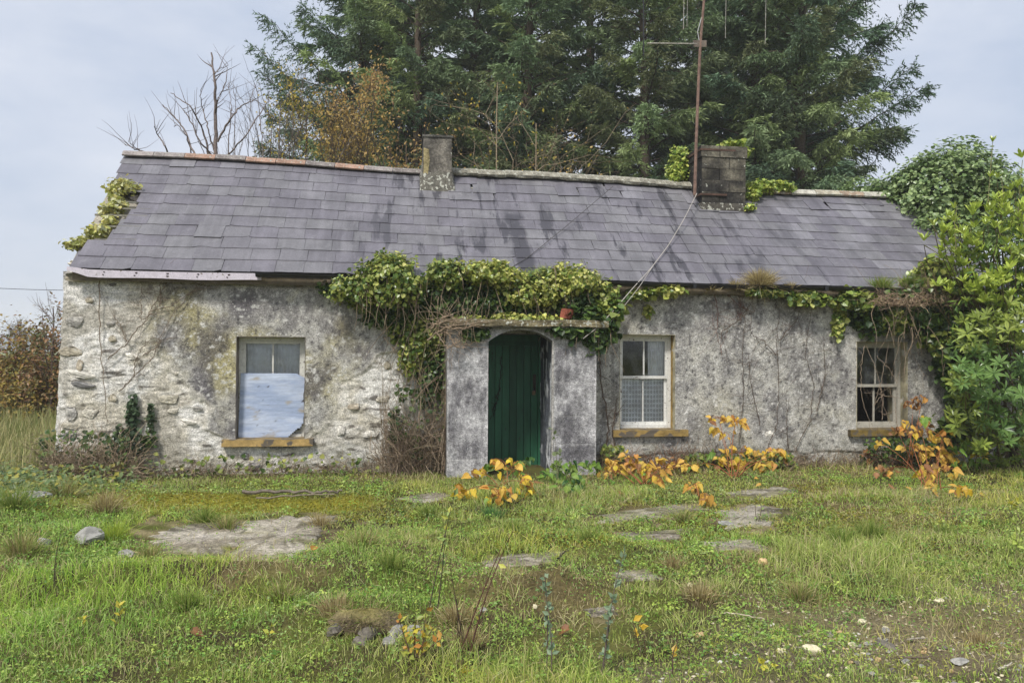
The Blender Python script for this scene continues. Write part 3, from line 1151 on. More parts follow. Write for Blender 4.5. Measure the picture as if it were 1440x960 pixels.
def gutter_geo(a, b):
    an = np.radians(np.linspace(180, 360, 9))
    V, q = [], []
    for x in (a, b):
        for r in (.055, .048):
            V += [(x, -.25+math.cos(t)*r, ze(x)-.012+math.sin(t)*r) for t in an]
    for k in range(8):
        q += [[k, 18+k, 19+k, k+1], [9+k, 10+k, 28+k, 27+k], [k, k+1, 10+k, 9+k], [18+k, 27+k, 28+k, 19+k]]
    q += [[0, 9, 27, 18], [8, 26, 35, 17]]
    return np.array(V), q


a = -3.42
while a < UR-.2:
    b = min(a+2.0, UR)
    gt = G().add(*gutter_geo(a, b-.002), (.012, .012, .014)).obj('gutter', M['black'], cott)
    br = G().box((b-.05, -.312, ze(b)-.075), (b+.0, -.19, ze(b)-.004), (.01, .01, .01)).obj('gutter_joint', M['black'], gt)
    a = b

# chimneys
g = G()


def stack(name, u0, u1, v0, v1, z0, z1, courses, cols, flare, lab, top=0.):
    ch = None
    h = (z1-z0)/courses
    ch = G().box((u0+.03, v0+.03, z0-.35), (u1-.03, v1-.03, z1-.04), cols[0]).obj('chimney', M['chimney'], cott)
    ch['label'] = lab
    for k in range(courses):
        za, zb = z0+k*h, z0+(k+1)*h-.004
        e = top if k == courses-1 else 0
        split = u0+(u1-u0)*(.62 if k % 2 else .4)
        lean = .0
        for a, b in ((u0, split-.005), (split+.005, u1)) if courses > 2 else ((u0, u1),):
            n = 6
            g = G()
            ulist = np.linspace(a-(e if a == u0 else 0), b+(e if b == u1 else 0), n)
            zl = np.linspace(za, zb, 4)
            A, B = np.meshgrid(ulist, zl, indexing='ij')
            for sgn, vv in ((-1, v0-e), (1, v1+e)):
                Vv = np.stack([A, vv+sgn*(.006*fbm(A*9, B*9, k+200)+.008*(rng.random())), B], -1)
                i, j = np.meshgrid(np.arange(n-1), np.arange(3), indexing='ij')
                q = np.stack([i*4+j, (i+1)*4+j, (i+1)*4+j+1, i*4+j+1], -1).reshape(-1, 4)
                t = fbm(A*3+k, B*3, 210+k)
                g.add(Vv, q if sgn < 0 else q[:, ::-1], mixc(cols[0], cols[1], ss(-.2, .2, t)).reshape(-1, 3))
            g.box((ulist[0], v0-e+.004, za), (ulist[-1], v1+e-.004, zb), cols[0], .002)
            g.obj('block', M['chimney'], ch)
    if flare:
        g = G()
        n = 24
        V = []
        P = []
        for t in np.linspace(0, 1, n, endpoint=False):
            s = t*4
            P.append([(u0+(u1-u0)*(s % 1), v0), (u1, v0+(v1-v0)*(s % 1)), (u1-(u1-u0)*(s % 1), v1), (u0, v1-(v1-v0)*(s % 1))][int(s)])
        P = np.array(P)
        cen = P.mean(0)
        for f, dz in ((1.24, -.02), (1.2, .05), (1.08, .13), (1.012, .27)):
            R = cen+(P-cen)*f*(1+rng.uniform(-.015, .015, (n, 1)))
            rs = np.clip((R[:, 1]+.18)/(VR+.18), 0, None)
            rs = np.where(rs > 1, 2-rs, rs)
            zb = ze(R[:, 0])+rs*(zr(R[:, 0])-ze(R[:, 0]))
            V.append(np.stack([R[:, 0], R[:, 1], zb+dz+rng.uniform(-.012, .012, n)], -1))
        q = [[r*n+a, r*n+(a+1) % n, (r+1)*n+(a+1) % n, (r+1)*n+a] for r in range(3) for a in range(n)]
        g.add(np.concatenate(V), q, sr(100, 97, 88))
        g.obj('flaunching', M['ridge'], ch, smooth=True)
    return ch


ch1 = stack('chimney', -1.205, -.745, 1.78, 2.5, 4.28, 5.10, 1, (sr(80, 77, 72), sr(112, 107, 98)), True, 'rendered grey chimney with worn yellow patch at its corner')
G().add(np.array([[u, 1.772-.004*(k % 2), z] for k, (u, z) in enumerate([(-1.20, 4.92), (-1.12, 4.9), (-1.1, 4.72), (-1.13, 4.5), (-1.14, 4.36), (-1.2, 4.34)])])*1.0, [[0, 1, 2], [0, 2, 3], [0, 3, 4], [0, 4, 5]], sr(176, 162, 118)).obj('worn_patch', M['chimney'], ch1)
G().box((-1.225, 1.76, 5.10), (-.725, 2.52, 5.135), sr(92, 90, 84), .006).obj('cap', M['chimney'], ch1)
ch2 = stack('chimney', 3.42, 4.19, 1.58, 2.6, 4.16, 5.12, 5, (sr(46, 44, 42), sr(108, 103, 90)), False, 'dark block chimney with rusty bands and ivy round it', .02)
G().box((3.39, 1.52, 4.02), (4.21, 1.75, 4.157), sr(88, 84, 76), .012).obj('lead_skirt', M['ridge'], ch2)
for z in (5.05, 4.30):
    g = G()
    P = [(3.39, 1.555, z), (4.0, 1.555, z+.01)] if z > 4.5 else [(3.39, 1.555, z), (3.85, 1.555, z+.02)]
    g.box((3.385, 1.55, z-.02), (P[1][0], 1.562, z+.012), sr(88, 68, 58))
    g.box((3.385, 1.562, z-.02), (3.396, 2.64, z+.012), sr(88, 68, 58))
    g.obj('iron_band', M['rust'], ch2)

# porch
cpor = (sr(140, 138, 140), sr(176, 174, 174))


def pier(u0, u1, joints, bands):
    for a, b, cc in zip(joints[:-1], joints[1:], bands):
        n, m_ = max(4, int((u1-u0)/.03)), max(3, int((b-a)/.03))
        g = G()
        A, B = np.meshgrid(np.linspace(u0, u1, n), np.linspace(a, b-.0015, m_), indexing='ij')
        t = fbm(A*3, B*3, 300, 5)+.5*fbm(A*14, B*5, 301, 3)
        cc_ = mixc(sr(112, 110, 113), sr(190, 188, 188), ss(-.28, .25, t+cc+.5*fbm(A*26, B*8, 304, 3)))
        cc_ = mixc(cc_, sr(92, 90, 92), .5*ss(.08, .24, fbm(A*2.4, B*2., 305, 5)+.4*fbm(A*30, B*22, 306, 3)))
        cc_ = mixc(cc_, sr(206, 204, 202), ss(.03, .0, np.minimum(A-u0, u1-A))*.6)
        cc_ = mixc(cc_, sr(205, 203, 200), ss(.012, .0, b-B)*.3)
        i, j = np.meshgrid(np.arange(n-1), np.arange(m_-1), indexing='ij')
        q = np.stack([i*m_+j, (i+1)*m_+j, (i+1)*m_+j+1, i*m_+j+1], -1).reshape(-1, 4)
        g.add(np.stack([A, -.55-.004*fbm(A*20, B*20, 303), B], -1), q, cc_.reshape(-1, 3))
        g.box((u0, -.546, a), (u1, -.0, b-.0015), sr(150, 148, 146))
        g.obj('block', M['concrete'], porch)


porch = G().box((-1.03, -.66, 1.965), (1.19, .0, 1.985), sr(120, 116, 104)).obj('porch', M['concrete'], cott)
pier(-.935, -.395, [-.15, .235, 1.72], [.12, -.05])
pier(.485, 1.072, [-.15, .42, .8, 1.25, 1.72], [.03, .0, .08, .02])
# arched head
n = 25
uu = np.linspace(-.395, .485, n)
arch = 1.772+.168*np.clip(1-np.abs((uu-.045)/.45)**2.2, 0, 1)
P = [(-.935, 1.72), (-.935, 1.963), (1.072, 1.963), (1.072, 1.72), (.485, 1.72)]+[(a, b) for a, b in zip(uu[::-1], arch[::-1])]+[(-.395, 1.72)]
V, q, F3 = [], [], []
g = G()
# strips between arch and top
for v0, sgn in ((-.552, 1), (-.3, -1)):
    Vv = np.concatenate([np.stack([uu, np.full(n, v0), arch], -1), np.stack([uu, np.full(n, v0), np.full(n, 1.963)], -1)])
    q = np.array([[a, a+1, n+a+1, n+a] for a in range(n-1)])
    g.add(Vv, q if sgn > 0 else q[:, ::-1], mixc(cpor[0], cpor[1], vn(Vv[:, 0]*5, Vv[:, 2]*5)))
Vv = np.concatenate([np.stack([uu, np.full(n, -.552), arch], -1), np.stack([uu, np.full(n, -.3), arch], -1)])
g.add(Vv, [[a, n+a, n+a+1, a+1] for a in range(n-1)], cpor[0])
g.box((-.937, -.552, 1.722), (-.395, -.0, 1.963), sr(160, 158, 156))
g.box((.485, -.552, 1.722), (1.074, -.0, 1.963), sr(160, 158, 156))
g.obj('arch', M['concrete'], porch)
G().box((.462, -.565, -.1), (.486, -.53, 1.80), sr(176, 172, 166), .003).obj('corner_strip', M['concrete'], porch)
# rough mossy slab on top
n, m_ = 60, 12
A, B = np.meshgrid(np.linspace(-1.04, 1.2, n), np.linspace(0, 1, m_), indexing='ij')
g = G()
fr = -.70+.03*fbm(A*4, B*0, 310)
front = np.stack([A, fr+.012*fbm(A*12, B*8, 311), 1.985+B*.085+.03*fbm(A*2.5, B*0, 312)+.012*fbm(A*9, B*3, 313)], -1)
topz = front[:, -1, 2]
tp = np.stack([A, fr+(B*.72), topz[:, None]+.02*fbm(A*6, B*6, 314)], -1)
tp[:, 0] = front[:, -1]
bt = np.stack([A, fr+(B*.72), front[:, 0, 2][:, None]+0*A], -1)
bt[:, 0] = front[:, 0]
i, j = np.meshgrid(np.arange(n-1), np.arange(m_-1), indexing='ij')
q = np.stack([i*m_+j, (i+1)*m_+j, (i+1)*m_+j+1, i*m_+j+1], -1).reshape(-1, 4)
cc = mixc(sr(98, 90, 68), sr(142, 132, 104), ss(-.2, .2, fbm(A*6, B*3, 315))).reshape(-1, 3)
g.add(front, q, cc)
g.add(tp, q, mixc(cc, sr(110, 112, 58), .6*np.ones(len(cc))))
g.add(bt, q[:, ::-1], cc*.8)
for e in (0, -1):
    g.add(np.concatenate([front[e], tp[e][1:], bt[e][1:]]), [[a, a+1, a+1+m_-1, a] for a in range(0)] or [[0, m_-1, 2*m_-2, 3*m_-3]], cc[0])
g.obj('slab', M['ridge'], porch, smooth=False)
# jambs through the wall, peeling paint on the right one
nn, mm_ = 24, 70
for u, sgn, nm in ((-.397, 1, 'jamb'), (.4865, -1, 'jamb')):
    A, B = np.meshgrid(np.linspace(-.53, .52, nn), np.linspace(-.15, 1.9, mm_), indexing='ij')
    t = fbm(A*4, B*2.2, 320, 5)
    cc = mixc(sr(92, 96, 104), sr(206, 208, 210), ss(-.02, .03, t+.1*ss(.3, -.4, A)))
    cc = mixc(cc, sr(54, 58, 62), ss(.1, .14, t))
    i, j = np.meshgrid(np.arange(nn-1), np.arange(mm_-1), indexing='ij')
    q = np.stack([i*mm_+j, (i+1)*mm_+j, (i+1)*mm_+j+1, i*mm_+j+1], -1).reshape(-1, 4)
    G().add(np.stack([u-sgn*.0+sgn*(.004+.008*ss(0, .04, t)), A, B], -1), q, cc.reshape(-1, 3)).obj(nm, M['concrete'], porch)
G().box((-.6, .0, 1.895), (.7, .5, 1.99), sr(96, 94, 92)).obj('lintel', M['concrete'], porch)
G().box((-.6, .03, -.2), (-.4, .52, 1.9), sr(96, 94, 92)).obj('door_side_wall', M['concrete'], porch)
G().box((.492, .03, -.2), (.7, .52, 1.9), sr(96, 94, 92)).obj('door_side_wall', M['concrete'], porch)
G().box((-.6, -.5, -.2), (.7, .55, -.08), sr(110, 106, 98)).obj('step', M['concrete'], porch)

# door
DV = .44
door = G().box((-.395, DV+.03, -.08), (.45, DV+.05, 1.9), (.012, .05, .03)).obj('door', M['green_paint'], cott)
pw = .106
for k in range(8):
    a = -.39+k*pw
    G().box((a, DV-.002*(k % 2), -.07), (a+pw-.011, DV+.03, 1.735), (0, 0, 0), .0015).obj('plank', M['green_paint'], door)
G().box((-.395, DV-.01, 1.742), (.45, DV+.03, 1.80), (0, 0, 0)).obj('top_rail', M['green_paint'], door)
G().box((-.395, DV+.012, 1.802), (.45, DV+.03, 1.9), (0, 0, 0)).obj('head_panel', M['green_paint'], door)
G().box((.452, DV-.05, -.08), (.49, DV+.06, 1.9), (0, 0, 0)).obj('door_frame', M['green_paint'], door)
lk = G().box((.375, DV-.016, 1.04), (.42, DV-.002, 1.32), sr(70, 62, 56)).obj('lock_plate', M['rust'], door)
G().box((.36, DV-.05, 1.02), (.405, DV-.02, 1.08), sr(120, 100, 80)).obj('padlock', M['rust'], lk)
g = G()
g.tube([(.382, DV-.035, 1.08), (.382, DV-.035, 1.12), (.395, DV-.035, 1.13), (.4, DV-.035, 1.08)], .006, .006, 5, (.05, .05, .05))
g.obj('shackle', M['black'], lk)


# windows
def bars(w, rects, v0, v1, name='bar', mat='white_paint', col=sr(206, 204, 196)):
    for r in rects:
        G().box((r[0], v0, r[2]), (r[1], v1, r[3]), col, .0015).obj(name, M[mat], w)


def window(a, lab, mid, sash_col, panes_low=True):
    u0, u1, z0, z1 = a
    u0 += .006
    u1 -= .006
    z1 -= .006
    z0 += .006
    t = .05
    w = G().box((u0, .13, z1-t), (u1, .21, z1), sash_col, .001)
    w.box((u0, .13, z0), (u0+t, .21, z1-t-.001), sash_col, .001)
    w.box((u1-t, .13, z0), (u1, .21, z1-t-.001), sash_col, .001)
    w.box((u0+t+.001, .12, z0), (u1-t-.001, .21, z0+t), sash_col, .001)
    w = w.obj('window', M['white_paint'], cott)
    w['label'] = lab
    um = (u0+u1)/2
    zm = mid
    s = .035
    a0, a1 = u0+t+.001, u1-t-.001
    # upper sash outside, lower sash behind
    for nm, vv, za, zb in (('upper', .14, zm-.012, z1-t-.001), ('lower', .176, z0+t+.001, zm+.02)):
        bars(w, [(a0, a0+s, za, zb), (a1-s, a1, za, zb)], vv, vv+.03, 'stile', col=sash_col)
        bars(w, [(a0+s+.001, a1-s-.001, za, za+s+.008), (a0+s+.001, a1-s-.001, zb-s, zb)], vv+.001, vv+.029, 'rail', col=sash_col)
        bars(w, [(um-.011, um+.011, za+s+.009, zb-s-.001)], vv+.003, vv+.027, 'glazing_bar', col=sash_col)
        for p, q4 in ((a0+s+.001, um-.012), (um+.012, a1-s-.001)):
            if nm == 'lower' and not panes_low:
                continue
            G().box((p, vv+.012, za+s+.009), (q4, vv+.016, zb-s-.001), (.3, .3, .3)).obj('pane', M['glass'], w)
    return w


w1 = window(WIN[0], 'sash window with its lower half boarded over', 1.15, sr(214, 212, 203))
w2 = window(WIN[1], 'white sash window with lace showing in its lower half', 1.28, sr(228, 227, 221))
w3 = window(WIN[2], 'rotting sash window with broken lower panes, overgrown with stems', 1.16, sr(188, 184, 172), False)


def sill(w, u0, u1, z0, z1, col):
    n, m_ = 40, 5
    A, B = np.meshgrid(np.linspace(u0, u1, n), np.linspace(0, 1, m_), indexing='ij')
    i, j = np.meshgrid(np.arange(n-1), np.arange(m_-1), indexing='ij')
    q = np.stack([i*m_+j, (i+1)*m_+j, (i+1)*m_+j+1, i*m_+j+1], -1).reshape(-1, 4)
    g = G()
    f = .006*fbm(A*7, B*2, 330)
    g.add(np.stack([A, -.10+f, z0+(z1-z0)*B+f], -1), q, col)
    T = np.stack([A, -.10+f[:, -1:]*(1-B)+B*.23, z1+f[:, -1:]+B*.012], -1)
    g.add(T, q, mixc(np.array(col), sr(120, 108, 84), .7))
    g.box((u0, -.098, z0-.004), (u1, .0, z1-.006), sr(90, 80, 60))
    g.obj('sill', M['ochre'], w)


sill(w1, -3.86, -2.69, .375, .462, sr(178, 150, 96))
sill(w2, 1.44, 2.55, .455, .545, sr(160, 134, 80))
sill(w3, 5.06, 6.2, .43, .522, sr(132, 112, 62))
# the board nailed over the lower half of the first window
n, m_ = 40, 44
bu0, bu1, bz0, bz1 = -3.685, -2.835, .475, 1.335
A, B = np.meshgrid(np.linspace(0, 1, n), np.linspace(0, 1, m_), indexing='ij')
Ub, Zb = bu0+(bu1-bu0)*A+.018*B*(1-A), bz0+(bz1-bz0)*B
corner = (A-.76)/.24-B/.2
Zb = np.where(B > .93, Zb-.05*ss(.86, 1, A)*(B-.93)/.07-.0, Zb)
Ub = Ub-.03*ss(.86, 1, A)*fbm(B*9, A, 340)
curl = .05*ss(.5, 1, A)*ss(.35, 1, B)+.03*ss(.35, 0, B)*ss(.6, 1, A)
bvv = .115-.03*(1-B)-curl*.5+.004*fbm(A*3, B*20, 341)
i, j = np.meshgrid(np.arange(n-1), np.arange(m_-1), indexing='ij')
q = np.stack([i*m_+j, (i+1)*m_+j, (i+1)*m_+j+1, i*m_+j+1], -1)
kp = corner[:-1, :-1] < 0.0+.25*fbm(A[:-1, :-1]*9, B[:-1, :-1]*9, 342)
t = fbm(A*3, B*16, 343, 5)
cb = mixc(sr(158, 172, 198), sr(188, 198, 216), ss(-.2, .2, t))
cb = mixc(cb, sr(164, 158, 150), ss(.2, .34, fbm(A*4, B*11, 344, 5)+.1*(ss(.85, 1, B)+ss(.1, 0, B))))
cb = mixc(cb, sr(64, 54, 48), ss(.3, .36, fbm(A*7, B*24, 345, 4)))
g = G()
g.add(np.stack([Ub, bvv, Zb], -1), q[kp], cb.reshape(-1, 3))
g.add(np.stack([Ub, bvv+.009, Zb], -1), q[kp][:, ::-1], sr(90, 76, 60))
g.obj('plywood_board', M['board'], w1)

# curtains hang inside: things of their own


def curtain(u0, u1, z0, z1, v, folds, col, mat, lab, name, amp=.012):
    n, m_ = 80, 10
    A, B = np.meshgrid(np.linspace(0, 1, n), np.linspace(0, 1, m_), indexing='ij')
    g = G()
    P = house(u0+(u1-u0)*A, v+amp*(1+np.sin(A*folds*6.28+B)*np.cos(A*5)), z0+(z1-z0)*B)
    i, j = np.meshgrid(np.arange(n-1), np.arange(m_-1), indexing='ij')
    q = np.stack([i*m_+j, (i+1)*m_+j, (i+1)*m_+j+1, i*m_+j+1], -1).reshape(-1, 4)
    g.add(P, q, col)
    loc = house((u0+u1)/2, v, z0)
    o = g.obj(name, M[mat], loc=loc, smooth=True)
    if mat == 'lace':
        o.rotation_euler.z = TH
        R = np.array([UV, VV, [0, 0, 1.]])
        o.data.vertices.foreach_set('co', ((P.reshape(-1, 3)-loc) @ R.T).astype(np.float32).ravel())
    tag(o, lab, 'curtain')


curtain(-3.64, -2.87, .55, 1.8, .214, 9, sr(216, 220, 228), 'cloth', 'grey curtain hanging behind the half boarded window', 'curtain')
curtain(1.6, 2.32, .6, 1.26, .211, 3, sr(236, 238, 244), 'lace', 'white lace net across the lower half of the white window', 'lace_curtain', .006)
curtain(2.05, 2.34, 1.27, 1.9, .214, 4, sr(236, 236, 238), 'cloth', 'plain white drape drawn to the right behind the white window', 'curtain', .012)


# ---------------------------------------------------------------- vegetation: tools
def blob(c, r, n, lump=.3, shell=.62, seed=0):
    """points in the outer shell of a lumpy ellipsoid, with outward directions"""
    d = rdir(n)
    k = 1+lump*(vn(d[:, 0]*2.6+seed*3.1+9, d[:, 2]*2.6+d[:, 1]*1.7+9, seed)-.5)*2+lump*.5*(vn(d[:, 0]*6+20, d[:, 2]*6+d[:, 1]*5+20, seed+1)-.5)*2
    f = (shell+(1-shell)*rng.random(n)**.7)*k
    r = np.broadcast_to(np.asarray(r, float), (3,))
    return np.asarray(c)+d*r*f[:, None], nrm(d/r)


def leaves(g, T, P, Nn, size, col, up=.5, out=.6, droop=.5, jit=.8, svar=.35):
    """leaves at P that face outwards and upwards with their tips hanging"""
    n = len(P)
    nn = nrm(Nn*out+np.array([0, 0, up])+rng.normal(size=(n, 3))*jit*.5)
    t = rng.normal(size=(n, 3))*.6+np.array([0, 0, -droop])+Nn*.3
    s = size*rng.uniform(1-svar, 1+svar, n)
    g.inst(T, P, basis(nn, t), s, col)


def walk(p, d, n, step, wig, grav=0., up=None):
    """a wandering line"""
    P = [np.array(p, float)]
    d = nrm(np.array(d, float))
    for _ in range(n):
        d = nrm(d+rng.normal(size=3)*wig+np.array([0, 0, -grav]))
        P.append(P[-1]+d*step)
    return np.array(P)


def branching(g, p, d, ln, r, depth, col, spread=.7, k=5, upw=.12, wig=.12, tips=None, kids=3, shrink=.66):
    n = max(3, int(ln/.22)+2) if depth > 1 else 4
    P = walk(p, d, n, ln/n, wig, -upw)
    g.tube(P, r, r*.5 if depth > 0 else r*.3, k if depth > 1 else 3, col)
    if depth == 0:
        if tips is not None:
            tips.append(P)
        return
    for c in range(kids):
        t = rng.uniform(.3, 1.) if c else 1.
        i = int(t*(len(P)-1))
        dd = nrm(P[min(i, len(P)-1)]-P[max(i-1, 0)]+rng.normal(size=3)*.05)
        ax = nrm(np.cross(dd, rdir(1)[0]))
        an = spread*rng.uniform(.6, 1.2)*(.45 if c == 0 else 1)
        nd = dd*math.cos(an)+ax*math.sin(an)
        branching(g, P[i], nd, ln*shrink*rng.uniform(.75, 1.15), r*(.72 if c == 0 else .5), depth-1, col, spread, k, upw, wig, tips, kids, shrink)


# ---------------------------------------------------------------- spruces behind the house
BARKC = sr(92, 80, 68)


def spruce_mesh(seed, zlo, zhi, H_, R_):
    global rng
    keep_rng = rng
    rng = np.random.default_rng(seed)
    trunk, crown = G(), G()
    pts = np.stack([rng.normal(0, .03, 14).cumsum(), rng.normal(0, .03, 14).cumsum(), np.linspace(-.3, H_, 14)], -1)
    trunk.tube(pts, .26, .03, 8, BARKC)
    nb = 120
    cols = [sr(112, 134, 98), sr(132, 152, 108), sr(94, 118, 92), sr(146, 162, 106), sr(122, 130, 90)]
    for b in range(nb):
        z = zlo+(zhi-zlo)*(b+rng.random())/nb
        frac = z/H_
        ln = R_*(1-frac)**.55*rng.uniform(.6, 1.12)
        az = b*2.4+rng.normal(0, .3)
        el = math.radians(rng.uniform(14, 44))
        d = np.array([math.cos(az)*math.cos(el), math.sin(az)*math.cos(el), math.sin(el)])
        n = 9
        P = [np.array([np.interp(z, pts[:, 2], pts[:, 0]), np.interp(z, pts[:, 2], pts[:, 1]), z])]
        dd = d.copy()
        for k in range(n):
            dd = nrm(dd+np.array([0, 0, -.05+.03*(k > 5)])+rng.normal(size=3)*.05)
            P.append(P[-1]+dd*ln/n)
        P = np.array(P)
        trunk.tube(P, .035*ln/3+.008, .006, 4, BARKC*.8)
        m = int(46*ln/2.6)+10
        t = .16+.84*np.sort(rng.random(m)**.8)
        base = np.stack([np.interp(t*n, np.arange(n+1), P[:, a]) for a in range(3)], -1)
        ax = nrm(P[-1]-P[0])
        side = nrm(np.cross(ax, [0, 0, 1]))
        sg = rng.choice([-1, 1], m)[:, None]
        tl = (.30+.5*(1-t)+.12*rng.random(m))*min(1, ln/2.2)
        fl = nrm(side*sg*rng.uniform(.3, 1, (m, 1))+ax*rng.uniform(.5, 1., (m, 1))+np.array([0, 0, -1])*rng.uniform(.25, .95, (m, 1)))
        nt = 18
        bc = pal(cols, 1, .22)[0]*rng.uniform(.8, 1.15)
        for k in range(nt):
            f = (k+rng.random(m))/nt
            pp = base+fl*(tl*f)[:, None]+np.array([0, 0, -.1])*(f**2)[:, None]*tl[:, None]
            dirn = nrm(fl+rng.normal(size=(m, 3))*.4+np.array([0, 0, -.25]))
            nn = nrm(np.cross(dirn, rdir(m))+np.array([0, 0, .5]))
            c = np.clip(bc*rng.uniform(.75, 1.3, (m, 1))+.012*(k > 6), 0, 1)
            crown.inst(NEEDLE, pp, basis(nn, dirn), np.stack([rng.uniform(.11, .2, m)]*3, -1)*np.array([.9, 1, 1]), c)
    a, b = trunk.mesh('trunk', M['bark'], smooth=True), crown.mesh('crown', M['needle'])
    rng = keep_rng
    return a, b


sp = [spruce_mesh(s, 1.2, 13.5, 17, 3.9) for s in (1, 2, 3)]
SPR = [  # photo x of the trunk, distance, size, which crown, turn
    (505, 24.5, 1.0, 0, 1.2, 'pale misty spruce with ascending branches, leftmost of the spruces, behind the rust-leaved tree'),
    (585, 23.5, 1.02, 1, 2.9, 'dark spruce rising straight behind the plain grey chimney'),
    (668, 25.5, 1.08, 2, .4, 'dark spruce behind the bare tan sapling, just right of the grey chimney'),
    (742, 23.0, 1.0, 0, 4.4, 'dense green spruce above the middle of the mortared ridge'),
    (826, 25.0, 1.1, 1, 5.3, 'tall spruce with a black bare trunk between the chimneys'),
    (902, 22.8, .98, 2, 2.2, 'drooping spruce behind the left arm of the aerial'),
    (985, 25.2, 1.1, 0, 3.3, 'dark spruce directly behind the aerial mast'),
    (1062, 23.2, 1.0, 1, .8, 'broad spruce rising behind the dark block chimney'),
    (1130, 22.4, 1.02, 2, 5.9, 'spruce with long branches reaching out to the right, rightmost of the spruces'),
    (1105, 26.5, 1.1, 0, 2.0, 'spruce standing further back between the block chimney and the end spruce'),
    (545, 27.5, 1.1, 2, 3.9, 'spruce in the second row, half hidden left of the grey chimney'),
    (705, 28., 1.15, 1, 1.7, 'spruce in the second row behind the two tan saplings'),
    (1030, 28.5, 1.15, 2, 5.0, 'spruce in the second row between the mast and the broad spruce'),
]
for x, y, s, k, rz, lab in SPR:
    p = onY(x, 480, y)
    r = thing('spruce_tree', lab, 'tree', (p[0], p[1], -.2), 'spruces in a row behind the cottage')
    r.rotation_euler.z = rz
    r.scale = (s, s, s)
    put('trunk', sp[k][0], r)
    put('crown', sp[k][1], r)

# long boughs that stand out from the ends of the row
def bough(o, name, P0, P1, nb, wd, col):
    tr, cr_ = G(), G()
    P = np.linspace(P0, P1, 9)+rng.normal(0, .03, (9, 3))
    tr.tube(P, .03, .005, 4, BARKC*.8)
    m = nb
    t = .08+.92*rng.random(m)
    base = P[0]+(P[-1]-P[0])*t[:, None]
    ax = nrm(P[-1]-P[0])
    side = nrm(np.cross(ax, [0, 1, 0]))
    tl = wd*(1.1-t*.75)*rng.uniform(.5, 1.2, m)
    fl = nrm(side*rng.choice([-1, 1], m)[:, None]*rng.uniform(.1, .8, (m, 1))+ax*rng.uniform(.4, 1, (m, 1))+rng.normal(size=(m, 3))*.25+np.array([0, 0, -1])*rng.uniform(.2, 1., (m, 1)))
    for k in range(16):
        f = (k+rng.random(m))/16
        pp = base+fl*(tl*f)[:, None]
        dirn = nrm(fl+rng.normal(size=(m, 3))*.5+np.array([0, 0, -.2]))
        nn = nrm(np.cross(dirn, rdir(m)))
        cr_.inst(NEEDLE, pp, basis(nn, dirn), rng.uniform(.08, .145, m), np.clip(col*rng.uniform(.75, 1.3, (m, 1)), 0, 1))
    mw = o.matrix_world.inverted()
    for gg, nm, mt in ((tr, 'bough', 'bark'), (cr_, 'spray', 'needle')):
        A = np.array(mw)
        gg.V = [v @ A[:3, :3].T+A[:3, 3] for v in gg.V]
        gg.obj(nm, M[mt], o)


bpy.context.view_layer.update()
ends = [o for o in COL.objects if o.name.startswith('spruce_tree')]
for x0, y0, x1, y1 in ((1150, 150, 1292, 8), (1165, 185, 1285, 92), (1170, 205, 1305, 118), (1150, 60, 1225, -20), (1190, 215, 1270, 188), (1160, 120, 1236, 45)):
    bough(ends[8], 'bough', onY(x0, y0, 22.2), onY(x1, y1, 21.8), 120, .95, sr(70, 94, 66))
for x0, y0, x1, y1 in ((500, 150, 374, 22), (520, 90, 420, 8), (490, 190, 356, 62), (480, 205, 366, 100), (470, 220, 376, 158), (540, 60, 470, -20), (460, 235, 366, 205)):
    bough(ends[0], 'bough', onY(x0, y0, 24.), onY(x1, y1, 23.6), 120, .95, sr(96, 118, 92))

# ---------------------------------------------------------------- broadleaf trees behind the ridge
def small_tree(name, lab, px, py_top, Y, group, leafcol=None, nl=0, size=.07, col=BARKC, seed=0, spread=.55, kids=3, depth=4, lean=0., r0=.09, upw=.14, wig=.12, width=1.):
    global rng
    keep = rng
    rng = np.random.default_rng(seed)
    top = onY(px, py_top, Y)
    base = np.array([top[0]-lean, Y, 0.])
    t = thing(name, lab, 'tree', base, group)
    g = G()
    hgt = top[2]
    tips = []
    P = np.stack([np.linspace(0, lean, 10)+rng.normal(0, .03, 10).cumsum()*.6, rng.normal(0, .03, 10).cumsum()*.6, np.linspace(-.2, hgt*.97, 10)], -1)
    g.tube(P, r0, .012, 7, col)
    for k in range(16):
        z = rng.uniform(.3, .96)
        p = np.array([np.interp(z*9, np.arange(10), P[:, a]) for a in range(3)])
        az = rng.uniform(0, 6.28)
        d = np.array([math.cos(az)*.8*width, math.sin(az)*.8, rng.uniform(.5, 1.1)])
        branching(g, p, d, hgt*.3*(1.15-z)*rng.uniform(.7, 1.2)+.3, r0*.4*(1.1-z)+.006, depth-2, col, spread, 4, upw, wig, tips, kids)
    g.obj('trunk', M['bark'], t, smooth=True)
    if nl:
        lg = G()
        A = np.concatenate(tips)
        P = A[rng.integers(0, len(A), nl)]+rng.normal(0, .16, (nl, 3))
        hgrad = np.clip((P[:, 2]/hgt-.5)*2, 0, 1)
        c = pal(leafcol[0], nl)*(hgrad[:, None])+pal(leafcol[1], nl)*(1-hgrad[:, None])
        leaves(lg, OVAL, P, rdir(nl), size, c, up=.3, droop=.6)
        lg.obj('crown', M['leaf'], t, kind='stuff')
    rng = keep
    return t


